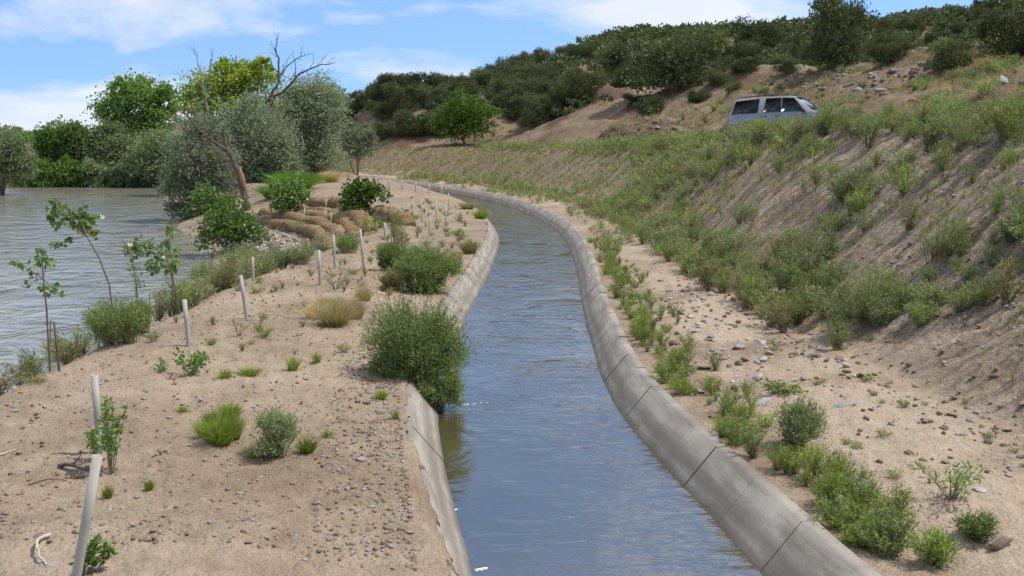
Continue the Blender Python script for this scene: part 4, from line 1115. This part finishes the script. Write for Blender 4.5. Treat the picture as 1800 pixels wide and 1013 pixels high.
big_bush(1400, 790, 96, 98, 'grey-green bush growing beside the pale boulder on the right bench', 406, 90, 'sage leaf', 42, 'sage_bush')
def tuft(px, py, wpx, hpx, label, seed, n, leafm, W=.008, name='grass_tuft', cat='grass tuft'):
    p = hit(px, py); s = p.y / F_PX
    mb = grass_tuft(g(seed), hpx * s, wpx * s * .5, n, W)
    o = link(name, mb.mesh('grass_blades', MATS[leafm]), None, (p.x, p.y, p.z - .02))
    return tag(o, label, cat)
tuft(590, 572, 96, 58, 'tan dry grass clump left of the big bush', 411, 1300, 'dry grass')
tuft(555, 560, 70, 40, 'thin tan dry grass at the left end of the dry clump', 412, 450, 'dry grass')
for i, (px, py, w_, h_, lab) in enumerate([(625, 560, 60, 50, 'tan dry grass touching the big bush'), (600, 545, 80, 40, 'tan dry grass at the back of the dry clump'), (570, 545, 60, 34, 'pale dry grass at the back left of the dry clump'), (640, 530, 50, 40, 'dry grass between the big bush and the yellow-green one')]): tuft(px, py, w_, h_, lab, 1411 + i, 500, 'dry grass', .007)
tuft(712, 505, 50, 44, 'small dry tan grass between the green bushes', 413, 400, 'dry grass')
tuft(388, 782, 90, 70, 'bright green grass clump beside the sage bush', 414, 700, 'bright weed leaf')
for i, (px, py, w_, h_, lab) in enumerate([(360, 772, 50, 48, 'green grass at the left of the bright clump'), (412, 775, 50, 60, 'green grass filling the gap between bright clump and sage bush'), (372, 752, 44, 44, 'taller green grass at the back of the bright clump')]): tuft(px, py, w_, h_, lab, 1450 + i, 350, 'bright weed leaf', .007)
tuft(405, 742, 60, 40, 'smaller green grass clump behind the bright one', 415, 500, 'bright weed leaf')
tuft(540, 795, 50, 40, 'green grass at the right foot of the sage bush', 416, 350, 'bright weed leaf')
tuft(455, 798, 70, 26, 'yellowing grass at the left foot of the sage bush', 417, 320, 'olive grass')
tuft(575, 770, 34, 28, 'thin grass sprig right of the sage bush', 418, 90, 'bright weed leaf')
tuft(190, 872, 26, 36, 'green grass tuft behind the leaning tube', 419, 160, 'bright weed leaf')
tuft(262, 860, 26, 28, 'round green grass tuft right of the leaning tube', 420, 180, 'bright weed leaf')
tuft(280, 802, 16, 26, 'tiny grass tuft between the second tube and the bright clump', 421, 70, 'bright weed leaf')
tuft(320, 720, 30, 20, 'small green tuft behind the grey stone', 422, 140, 'bright weed leaf')
tuft(395, 668, 40, 22, 'low green grass strip on the bare bank, left part', 423, 260, 'bright weed leaf')
tuft(438, 658, 60, 24, 'low green grass strip on the bare bank, right part', 424, 300, 'bright weed leaf')
tuft(515, 652, 36, 36, 'upright green tuft in the middle of the bare bank', 425, 220, 'bright weed leaf')
tuft(557, 645, 28, 28, 'green tuft right of the upright one', 426, 120, 'bright weed leaf')
tuft(670, 705, 34, 26, 'bright green tuft at the left rim beside the big bush', 427, 200, 'bright weed leaf')
tuft(695, 735, 24, 24, 'small green sprig drooping over the left rim', 428, 70, 'weed leaf')
tuft(60, 672, 60, 24, 'green grass at the brink by the left edge', 429, 200, 'olive grass')
tuft(520, 332, 110, 40, 'tall bright green reeds on the mound under the olives', 430, 1500, 'reed leaf', .03, 'reed_clump', 'reeds')
tuft(480, 348, 70, 34, 'bright green reeds left of the tall ones', 431, 700, 'reed leaf', .03, 'reed_clump', 'reeds')
tuft(582, 320, 46, 26, 'tan dry grass mound beside the bright reeds', 432, 900, 'dry grass', .03)
tuft(845, 385, 40, 22, 'green grass overhanging the inner rim at the bend', 433, 500, 'bright weed leaf', .02)
tuft(822, 368, 46, 18, 'yellow-green grass along the inner rim beyond the bend', 434, 400, 'olive grass', .02)
tuft(825, 445, 50, 34, 'olive grass by the left rim behind the green bushes', 435, 500, 'olive grass', .015)
tuft(800, 470, 40, 40, 'olive-green grass between the green bush and the pale wall', 436, 300, 'olive grass', .012)

# leafy saplings by the tubes
def leafy(px, py, label, seed, h, spread, nst, nl, leafm='poplar leaf', L=.055, W=.034, name='sapling', lean=(0, 0)):
    mb = stems_plant(g(seed), h, spread, nst, nl, L, W, (.25, 1), .35, .3, stem_r=.006, base_r=.03, shape=.3, stem_sides=4)
    V = mb.V
    for k in range(len(V)): V[k] = V[k] + np.outer(np.clip(V[k][:, 2], 0, None), np.array([lean[0], lean[1], 0]))
    return hero(px, py, label, name, 'sapling', mb, leafm)
leafy(196, 832, 'dark-leaved sapling growing beside the second tree tube', 441, .92, .24, 8, 60, lean=(.12, 0))
leafy(172, 815, 'smaller leafy shoot left of the sapling at the second tube', 442, .48, .16, 4, 42)
leafy(140, 1008, 'leafy shoot bending out from the leaning tube', 443, .34, .16, 6, 52, lean=(.55, 0))
leafy(335, 660, 'low dark-leaved shrub below the third tree tube', 444, .42, .36, 9, 26, L=.075, W=.05)
leafy(290, 656, 'small leafy shoot left of the low dark-leaved shrub', 445, .2, .14, 4, 14, L=.06, W=.04)
leafy(420, 590, 'thin shoot at the foot of the tube on the brink', 446, .4, .25, 6, 8, L=.05, W=.03)
leafy(455, 580, 'sparse shoot right of the tube on the brink', 447, .45, .25, 6, 8, L=.05, W=.03)
leafy(590, 510, 'sparse dry shrub on the bare bank between the tubes', 448, .6, .6, 14, 10, 'olive grass', L=.07, W=.03)
leafy(1672, 885, 'sprig with spreading grey-green leaves on the right sand', 449, .42, .42, 14, 16, 'kochia leaf', L=.10, W=.022)
leafy(1375, 690, 'flat dark green mat plant on the sand', 450, .14, .42, 26, 14, 'weed leaf', L=.06, W=.03)

# glossy poplar bushes with pale flecks by the terraces
def poplar_bush(px, py, blobs, label, seed, leafm, per, L, W, fleck=0.0, d=None):
    p = hit(px, py, 25) if d is None else at(px, py, d)
    d = p.y; bz = H(p.x, d); rgx = g(seed); lob = []
    for b_ in blobs:
        c = at(b_[0], b_[1], d); s = d / F_PX; lob.append((c.x - p.x, 0, c.z - bz, b_[2] * s, b_[2] * s, b_[3] * s))
    mb = crown(rgx, lob, per, L, W, .22); limbs(mb, rgx, (0, 0, -.05), lob, .05)
    root = two_part('poplar_bush', label, 'bush', (p.x, d, bz), mb, leafm, 'stem wood')
    if fleck:
        mb = crown(rgx, lob, fleck * 9, L * .62, W * .62, .3, inner=.8, m=1)  # small pale leaf cards scattered over the outside of the lobes
        link('silver_leaves', mb.mesh('silver_leaves', MATS['pale leaf fleck']), root)['label'] = 'small pale leaves flecked over the bush'
poplar_bush(395, 445, [(385, 380, 40, 38), (362, 358, 22, 30), (412, 402, 42, 32), (390, 420, 46, 26), (438, 415, 28, 24)], 'white-flecked green poplar bush above the cobbles at the river', 451, 'poplar leaf', 60, .17, .12, 1.2)
poplar_bush(510, 385, [(508, 345, 30, 26), (490, 335, 18, 18), (525, 350, 18, 22), (505, 365, 28, 16)], 'white-flecked green poplar bush growing through the coir terraces', 452, 'poplar leaf', 60, .17, .12, 1.6)
poplar_bush(635, 382, [(622, 350, 24, 24), (640, 338, 20, 20), (662, 345, 20, 18), (630, 368, 26, 12), (632, 326, 9, 12)], 'dark glossy green bush on top of the coir terraces', 453, 'dark leaf', 90, .18, .12, .25)
poplar_bush(665, 408, [(655, 392, 20, 14), (640, 400, 16, 12)], 'pale green bush below the dark glossy one', 454, 'weed leaf', 28, .14, .06)

# slender poplar saplings at the brink, big leaves on bare stems
def poplar_sapling(stem, groups, label, seed, d, n_each=20, L=.135, W=.115):
    rgx = g(seed); P = [np.array(tuple(at(*p, d - .15 * i))) for i, p in enumerate(stem)]
    z0 = H(P[0][0], P[0][1]); P[0][2] = min(P[0][2], z0) - .05
    o0 = P[0].copy(); mb = MB()
    W_ = [p - o0 for p in P]
    tube(mb, W_, np.linspace(.022, .008, len(W_)), 5, 1)
    for (px, py, rx, ry) in groups:
        c = np.array(tuple(at(px, py, d))) - o0; s = d / F_PX
        k = np.argmin([np.linalg.norm(w - c) for w in W_])
        tube(mb, [W_[k], (W_[k] + c) / 2 + rgx.normal(0, .03, 3), c], [.009, .007, .004], 4, 1, .5, False)
        n = max(7, int(n_each * 1.8 * rx * ry / 260))
        Pn = c + rgx.normal(size=(n, 3)) * np.array([rx * s, rx * s, ry * s]) * .5
        for q_ in Pn[::2]: tube(mb, [c, (c + q_) / 2 + np.array([0, 0, .02]), q_], .003, 3, 1, .5, False)
        Dn = rgx.normal(size=(n, 3)) * .6 + np.array([0, -.1, -.45])
        leaves(mb, Pn, Dn, L * rgx.uniform(.7, 1.2, n), W * rgx.uniform(.7, 1.2, n), rgx, 0, None, .38)
    two_part('poplar_sapling', label, 'sapling', tuple(o0), mb, 'poplar leaf', 'stem wood')
poplar_sapling([(203, 545), (192, 500), (175, 455), (152, 415), (138, 380)], [(98, 368, 12, 18), (125, 380, 24, 18), (150, 385, 22, 22), (148, 400, 20, 12), (165, 410, 10, 8), (102, 428, 9, 7), (122, 418, 6, 6), (96, 390, 8, 7), (95, 355, 6, 8)], 'tallest slender poplar sapling, leaning left over the river', 461, 20.5)
poplar_sapling([(84, 600), (82, 545), (76, 490), (72, 440)], [(35, 463, 8, 6), (75, 460, 14, 12), (72, 437, 5, 5), (102, 428, 6, 5), (60, 480, 8, 7), (47, 500, 8, 8), (75, 505, 8, 6), (98, 510, 12, 9), (88, 458, 8, 6)], 'thin sparse poplar sapling near the left edge', 462, 19.0)
poplar_sapling([(318, 560), (308, 510), (300, 470), (290, 445)], [(262, 432, 26, 14), (285, 455, 24, 16), (240, 430, 16, 10), (300, 470, 16, 14), (270, 470, 18, 10), (230, 445, 12, 12)], 'bushy-topped poplar sapling behind the willow poles', 463, 21.5)
poplar_sapling([(305, 555), (302, 480), (298, 420)], [(298, 405, 10, 14), (295, 425, 12, 10), (308, 445, 10, 10), (305, 475, 9, 9)], 'upright poplar sapling with a narrow top behind the poles', 464, 22.0)
poplar_sapling([(246, 560), (240, 505), (232, 450), (215, 420)], [(225, 440, 10, 14), (238, 470, 12, 14), (242, 500, 10, 16), (243, 530, 9, 14)], 'narrow leafy shoot between the two bushy poplar saplings', 465, 21.0, L=.08, W=.05)

# fine willow scrub along the brink
def scrub(px, py, wpx, hpx, label, seed, n, leafm='kochia leaf', nl=30, d=None):
    p = hit(px, py) if d is None else Vector((at(px, py, d).x, d, 0)); s = p.y / F_PX
    p.z = H(p.x, p.y)
    mb = stems_plant(g(seed), hpx * s, wpx * s * .5, n, nl, .10, .014, (.15, 1), .9, .3, stem_r=.005, base_r=wpx * s * .35, shape=.5)
    two_part('willow_scrub', label, 'shrub', (p.x, p.y, p.z - .05), mb, leafm, 'stem wood')
scrub(205, 608, 110, 84, 'feathery green willow scrub at the brink behind the third tube', 471, 187)
scrub(250, 590, 40, 62, 'thin willow scrub right of the feathery one', 472, 68)
scrub(110, 640, 70, 42, 'low leafy scrub at the foot of the two dark poles', 473, 85, 'weed leaf', 18)
scrub(60, 655, 60, 30, 'sparse low scrub at the brink near the left edge', 474, 51, 'weed leaf', 14)
scrub(362, 520, 60, 66, 'yellowish scrub beside the boulders at the brink', 475, 119)
scrub(420, 480, 90, 50, 'olive scrub between the boulders and the thin tube', 476, 136)
scrub(470, 478, 90, 42, 'grey-green scrub along the brink behind the thin tube', 477, 136, 'sage leaf')
scrub(525, 466, 60, 30, 'pale grassy scrub along the brink below the cobbles', 478, 102, 'sage leaf')
scrub(610, 445, 50, 34, 'green grassy scrub at the foot of the terraces', 479, 102)
scrub(700, 432, 40, 60, 'thin green shrub before the coir bolster on the right', 480, 51, 'weed leaf', 26)
scrub(610, 300, 60, 40, 'silvery scrub behind the dry grass mound', 481, 85, 'olive leaf', 26, 88)

# ------------------------------------------------------------------ weeds in numbers
WEED = []
for i in range(7):
    rgx = g(500 + i)
    WEED.append(stems_plant(rgx, 1.0, .48 + .06 * (i % 3), 26, 26, .12, .022, (.1, 1), .7, .4, stem_r=.009, base_r=.10, shape=.6))
WLOW = [stems_plant(g(520 + i), 1.0, .55, 7, 9, .24, .055, (.1, 1), .8, .4, stem_r=.01, base_r=.12, shape=.6, segs=3) for i in range(4)]
LOWW = [stems_plant(g(540 + i), 1.0, .95, 24, 16, .17, .06, (.1, 1), .45, .4, stem_r=.012, base_r=.3, shape=.7) for i in range(5)]
WME = {m: [w.mesh('weed', [MATS[m], MATS['stem wood']]) for w in WEED] for m in ('kochia leaf', 'weed leaf', 'sage leaf', 'olive grass')}
LME = {m: [w.mesh('weed', [MATS[m], MATS['stem wood']]) for w in LOWW] for m in ('bright weed leaf', 'weed leaf')}
TME = [w.mesh('weed', [MATS['bright weed leaf'], MATS['stem wood']]) for w in WEED]
weeds = []
rg = np.random.default_rng(23)
N = 18000
Y = 10 + 95 * rg.uniform(0, 1, N) ** 1.35; K = rg.uniform(-.34, 1.12, N)
TT = toe(Y) + top_w(Y) * K; X = canal_c(Y) + TT * np.sqrt(1 + canal_slope(Y) ** 2)
pat = fbm(X / 2.3, Y / 2.3, 3, 93); pat2 = fbm(X / 6, Y / 6, 2, 95)
pr = 0.06 + 0.52 * sstep(K, .5, .85) + 0.80 * sstep(pat, .08, .4) * sstep(K, -.1, .1)
pr *= 0.15 + 0.85 * sstep(pat2 + .15, 0, .5)
pr *= K > -.12
pr *= 0.14 + 0.86 * sstep(Y - 4.0 * (1 - K), 10.0, 15.0)
pr = np.maximum(pr, 0.6 * sstep(K, .86, .97) * sstep(Y, 14, 18))
far_bench = sstep(Y, 24, 30) * (K < .12) * sstep(fbm(X / 2.6, Y / 3.4, 2, 96) + .3, 0, .4)
pr = np.maximum(pr, .8 * far_bench)
toeband = sstep(Y, 18, 21) * (1 - sstep(Y, 34, 42)) * (1 - sstep(K, .10, .32)) * sstep(K, -.14, -.06)
pr = np.maximum(pr, .6 * toeband)
keep = rg.uniform(0, 1, N) < pr * np.clip(Y / 85, .22, .36)
for x, y, z, k, tb in zip(X[keep], Y[keep], height(X[keep], Y[keep]), K[keep], toeband[keep]):
    if not in_view(x, y, z): continue
    h_ = rg.uniform(.35, .72) * (1.25 if k > .8 else 1.0) * (1.1 if tb > .4 else 1) * (.6 if k < -.1 else 1)
    if k > .82 and y < 50: h_ = rg.uniform(.45, .85)
    m = ('kochia leaf', 'weed leaf', 'kochia leaf', 'sage leaf', 'olive grass')[rg.integers(5)]
    h_ *= rg.uniform(.6, 1.25)
    if k > .82: lab, gr = 'tall green weed along the embankment top', 'weeds along the embankment top'
    elif k < .3 and 16 < y < 42: lab, gr = 'green weed at the foot of the embankment', 'weeds at the embankment foot'
    elif y < 40: lab, gr = 'green weed on the bare embankment slope', 'weeds on the embankment slope'
    else: lab, gr = 'small weed on the far embankment beyond the bend', 'weeds on the far embankment'
    cw = {'kochia leaf': 'fine-leaved', 'weed leaf': 'leafy', 'sage leaf': 'grey-green', 'olive grass': 'yellowish'}[m]
    bpx = 900 + F_PX * x / y
    if 'top' in gr: w_ = 'left of the parked car' if bpx < 1270 else 'in front of the parked car' if bpx < 1450 else 'right of the parked car'
    elif 'foot' in gr: w_ = 'next to the stony patch' if y < 26 else 'past the stony patch towards the bend'
    elif 'slope' in gr: w_ = 'below the parked car' if bpx < 1500 else 'right of and below the parked car'
    else: w_ = ''
    lab = (cw + ' ' + lab.replace('tall green', 'tall').replace('green weed', 'weed') + ', ' + w_).rstrip(', '); gr = cw + ' ' + gr + (' ' + w_ if w_ else '')
    weeds.append((h_ / y, x, y, h_, m, lab, gr, z))
# single plants that stand out on the slope
for i, (px, py, wpx, hpx, lab) in enumerate([(1650, 460, 110, 105, 'bushy green weed with a dark shadow on the right of the slope'),
        (1530, 560, 110, 110, 'tall green weed at the foot of the slope above the sand'),
        (1690, 270, 120, 110, 'large green weed on the upper slope at the right'),
        (1780, 260, 70, 95, 'green weed on the upper slope cut by the right edge'),
        (1620, 570, 60, 50, 'thin yellowish weed on the gravel right of the tall one'),
        (1430, 232, 70, 62, 'leafy weed hiding the front of the parked car'),
        (1345, 225, 80, 40, 'leafy weed in front of the parked car doors'),
        (1780, 430, 60, 50, 'low weed on the slope at the right edge'),
        (1560, 970, 110, 90, 'large straggly weed at the end of the right rim'),
        (1640, 990, 80, 70, 'yellow-green weed in the bottom right beside the straggly one'),
        (1720, 940, 70, 50, 'weed behind the brown boulder'),
        (1500, 890, 90, 60, 'grey-green upright weed on the rim near the bottom')]):
    p = hit(px, py); s = p.y / F_PX; rx = g(600 + i)
    mb = stems_plant(rx, hpx * s, wpx * s * .55, 46, 30, .075, .013, (.1, 1), .8, .4, stem_r=.005, base_r=wpx * s * .2, shape=.7)
    two_part('tall_weed', lab, 'weed', (p.x, p.y, p.z - .03), mb, 'kochia leaf' if i % 3 else 'weed leaf', 'stem wood')
weeds.sort(reverse=True, key=lambda w: w[0])
print('WEEDS', len(weeds))
for i, (_, x, y, h_, m, lab, gr, z) in enumerate(weeds[:290]):
    o = link('weed', WME[m][i % 7], None, (x, y, z - .03)); s = h_ * rg.uniform(.9, 1.3)
    o.scale = (s, s, h_); o.rotation_euler = (rg.normal(0, .08), rg.normal(0, .08), rg.uniform(0, 6.28)); tag(o, lab, 'weed', gr)
byz = {}
for i, (_, x, y, h_, m, lab, gr, z) in enumerate(weeds[290:]):
    s = h_ * rg.uniform(.9, 1.35)
    byz.setdefault(m, MB()).merge(WLOW[i % 4], Matrix.Translation((x, y, z - .03)) @ Matrix.Rotation(rg.uniform(0, 6.28), 4, 'Z') @ Matrix.Diagonal((s, s, h_, 1)), rg.normal(0, .15))
for m, mb in byz.items(): tag(link('weed_cover', mb.mesh('weed_cover', [MATS[m], MATS['stem wood']])), {'kochia leaf': 'fine green weed cover over the embankment', 'weed leaf': 'mid green weed cover over the embankment', 'sage leaf': 'grey-green weed cover over the embankment', 'olive grass': 'yellowish weed cover over the embankment'}[m], 'weeds', kind='stuff')

yy = 34 + 60 * rg.uniform(0, 1, 150); xx = canal_c(yy) + toe(yy) + top_w(yy) + 6.2 + 24 * rg.uniform(0, 1, 150); zh = height(xx, yy)
for i in range(150):
    if not in_view(xx[i], yy[i], zh[i]): continue
    o = link('hill_shrub', WME[('sage leaf', 'weed leaf', 'kochia leaf')[i % 3]][i % 7], None, (xx[i], yy[i], zh[i] - .04)); s = rg.uniform(.45, 1.1)
    o.scale = (s * 1.3, s * 1.3, s * .8); o.rotation_euler = (0, 0, rg.uniform(0, 6.28))
    tag(o, ('grey-green', 'leafy green', 'fine-leaved')[i % 3] + ' low shrub on the hillside above the track' + (', left of the parked car' if xx[i] / yy[i] < .22 else ', right of the parked car'), 'shrub', ('grey-green', 'leafy', 'fine-leaved')[i % 3] + ' hillside shrubs ' + ('left' if xx[i] / yy[i] < .22 else 'right'))
# low bright weeds along the right rim, sprigs on the sand
low = []
for i in range(360):
    y = 9.2 + 40 * rg.uniform() ** 1.7; w_ = .25 + .75 * rg.uniform() ** 1.5
    t = 2.26 + w_ * rg.uniform() + .12 * math.sin(y * 1.9)
    x = float(canal_c(y)) + t
    gap = float(vnoise(np.array([y / 1.3]), np.array([3.1]), 97)[0])
    if gap < -.30 and y < 14.5: continue
    low.append((y, x, .07 + .20 * rg.uniform() ** 1.6, 'bright weed leaf' if rg.uniform() < .6 else 'weed leaf', 'low bright green weed along the right concrete rim, ' + ('nearer than the grey-green bush' if y < 13.6 else 'beside the stony patch' if y < 25 else 'beyond the stony patch'), 'weeds along the right rim ' + ('near' if y < 13.6 else 'middle' if y < 25 else 'far')))
for i in range(170):
    y = 10 + 14 * rg.uniform(); t = rg.uniform(3.0, 8.5)
    if rg.uniform() > cl(float(canal_c(y)) + t, y) + .15: continue
    low.append((y, float(canal_c(y)) + t, rg.uniform(.035, .12), 'weed leaf', 'tiny dark green sprig on the open sand of the right bench', 'sprigs on the sand'))
n = 0; count = {}
for y, x, h_, m, lab, gr in sorted(low):
    if not in_view(x, y, H(x, y)): continue
    kind = 'low_weed' if 'rim' in lab else 'sand_sprig'
    count[kind] = count.get(kind, 0) + 1
    if count[kind] > 295: continue
    tall = 'rim' in lab and rg.uniform() < .5
    if tall: h_ *= rg.uniform(1.2, 2.0)
    o = link(kind, (TME if n % 3 else WME['kochia leaf'])[n % 7] if tall else LME[m][n % 5], None, (x, y, H(x, y) - .01)); s = h_ * rg.uniform(.8, 1.3)
    o.scale = (s, s, h_); o.rotation_euler = (0, 0, rg.uniform(0, 6.28)); tag(o, lab, 'weed', gr); n += 1

# scrub on the river slope below the brink, dry sprigs on the middle of the left bank
P = []
for i in range(60):
    y = 15 + 36 * rg.uniform(); u = rg.uniform(.08, .85); P.append((float(crest(y)) + (float(shore(y)) - float(crest(y))) * u, y))
for i, ((x, y), z) in enumerate(zip(P, HS(P))):
    m = ('kochia leaf', 'olive grass', 'sage leaf')[i % 3]; h_ = rg.uniform(.4, .85)
    if not in_view(x, y, z + h_): continue
    o = link('slope_scrub', WME[m][i % 7], None, (x, y, z - .03)); s = h_ * rg.uniform(1.0, 1.5); o.scale = (s, s, h_); o.rotation_euler = (0, 0, rg.uniform(0, 6.28))
    cw = ('green', 'yellowish', 'grey-green')[i % 3]; wh = 'near the poplar saplings' if y < 27 else 'near the cobbles'
    tag(o, cw + ' scrub on the river slope below the brink, ' + wh, 'shrub', cw + ' slope scrub ' + wh)
P = []
for i in range(150):
    y = 17 + 45 * rg.uniform() ** 1.2; u = rg.uniform(.03, .95); xa = float(crest(y)); P.append((xa + (float(canal_c(y)) - 2.4 - xa) * u, y))
for i, ((x, y), z) in enumerate(zip(P, HS(P))):
    m = ('olive grass', 'olive grass', 'weed leaf')[i % 3]; h_ = rg.uniform(.06, .22) * (1.3 if y > 30 else 1)
    if not in_view(x, y, z): continue
    o = link('dry_sprig', (WME if m != 'weed leaf' else LME)[m][i % 5], None, (x, y, z - .01)); o.scale = (h_ * 1.2, h_ * 1.2, h_); o.rotation_euler = (0, 0, rg.uniform(0, 6.28))
    cw = 'yellowish' if i % 3 < 2 else 'green'; wh = 'before the coir terraces' if y < 36 else 'on the mound inside the bend'
    tag(o, 'small ' + cw + ' sprig on the bare left bank, ' + wh, 'sprig', cw + ' sprigs ' + wh)
# dry grass over hillside, embankment top and far bank
def grass_cover(n, fx, hmin, hmax, mat, label, seed, blades=7, W=.03):
    rgx = g(seed); protos = [grass_tuft(g(seed * 10 + i), 1.0, .75, blades, W / ((hmin + hmax) / 2)) for i in range(5)]
    mb = MB(); P = fx(rgx, n); Z = HS(P)
    Vp = [np.concatenate(q_.V) for q_ in protos]
    for i, ((x, y), z) in enumerate(zip(P, Z)):
        h_ = rgx.uniform(hmin, hmax); a = rgx.uniform(0, 6.28); q_ = protos[i % 5]; V = Vp[i % 5] * h_
        ca, sa = math.cos(a), math.sin(a); t_ = rgx.normal(0, .15)
        V = np.stack([V[:, 0] * ca - V[:, 1] * sa + x, V[:, 0] * sa + V[:, 1] * ca + y, V[:, 2] + z - .02], -1)
        for k in (3, 4):
            for F, m_, tt_ in q_.F[k]: mb.F[k].append((F + mb.n, m_, np.clip(tt_ + t_, 0, 1)))
        mb.V.append(V); mb.n += len(V)
    tag(link('grass_cover', mb.mesh('grass_cover', MATS[mat])), label, 'grass', kind='stuff')
def f_hill(g_, n):
    y = 20 + 80 * g_.uniform(0, 1, n) ** 1.1; e = 1 + 26 * g_.uniform(0, 1, n); t = toe(y) + top_w(y) + e
    x = canal_c(y) + t
    ok = (fbm(x / 5, y / 5, 2, 99) > -.25) & (np.abs(e - 3) > 1.2)
    return np.stack([x, y], -1)[ok]
def f_slope(g_, n):
    y = 34 + 100 * g_.uniform(0, 1, n); x = canal_c(y) + toe(y) + (top_w(y) + 1) * g_.uniform(0, 1, n)
    return np.stack([x, y], -1)
def f_near(g_, n):
    y = 13 + 30 * g_.uniform(0, 1, n); k = .12 + .95 * g_.uniform(0, 1, n) ** .8; x = canal_c(y) + toe(y) + top_w(y) * k
    ok = fbm(x / 1.9, y / 1.9, 3, 93) + .5 * (k - .5) > .12
    return np.stack([x, y], -1)[ok]
def f_brow(g_, n):
    y = 16 + 30 * g_.uniform(0, 1, n); x = canal_c(y) + toe(y) + top_w(y) + .3 + 12 * g_.uniform(0, 1, n)
    return np.stack([x, y], -1)[fbm(x / 3, y / 3, 2, 98) > -.2]
grass_cover(4500, f_near, .08, .26, 'olive grass', 'olive grass tufted over the near embankment slope', 704, 8, .012)
grass_cover(2600, f_brow, .25, .55, 'dry grass', 'golden dry grass along the brow at the upper right', 705, 8, .016)
grass_cover(9000, f_hill, .2, .5, 'dry grass', 'dry yellow grass on the hillside above the track', 701, 7, .028)
grass_cover(9000, f_hill, .2, .5, 'olive grass', 'olive-green grass on the hillside above the track', 702, 7, .028)
grass_cover(5200, f_slope, .18, .40, 'olive grass', 'olive-green grass thinly covering the far embankment', 703, 6, .05)

# ------------------------------------------------------------------ broken water at the wall joints
for i, (px, py, wpx, lab) in enumerate([(832, 710, 50, 'white foam streak off the tip of the big bush'), (795, 897, 18, 'small white foam at the left wall joint'), (848, 1000, 24, 'white foam at the foot of the left wall nearest the camera')]):
    rgx = g(800 + i); r_ = ray(px, py); k = CAM_H / -r_.z; c = Vector((r_.x * k, r_.y * k, 0)); s = c.y / F_PX
    mb = MB()
    for j in range(16):
        r0 = rgx.uniform(.008, .020); u = rgx.uniform(-.5, .5)
        M = Matrix.Translation((u * wpx * s, u * wpx * s * .45 + rgx.normal(0, .02), .002)) @ Matrix.Diagonal((r0 * 2.0, r0, r0 * .45, 1))
        mb.merge(RKL[j % 5], M)
    tag(link('foam', mb.mesh('foam', MATS['foam'], True), None, c), lab, 'foam', kind='stuff')
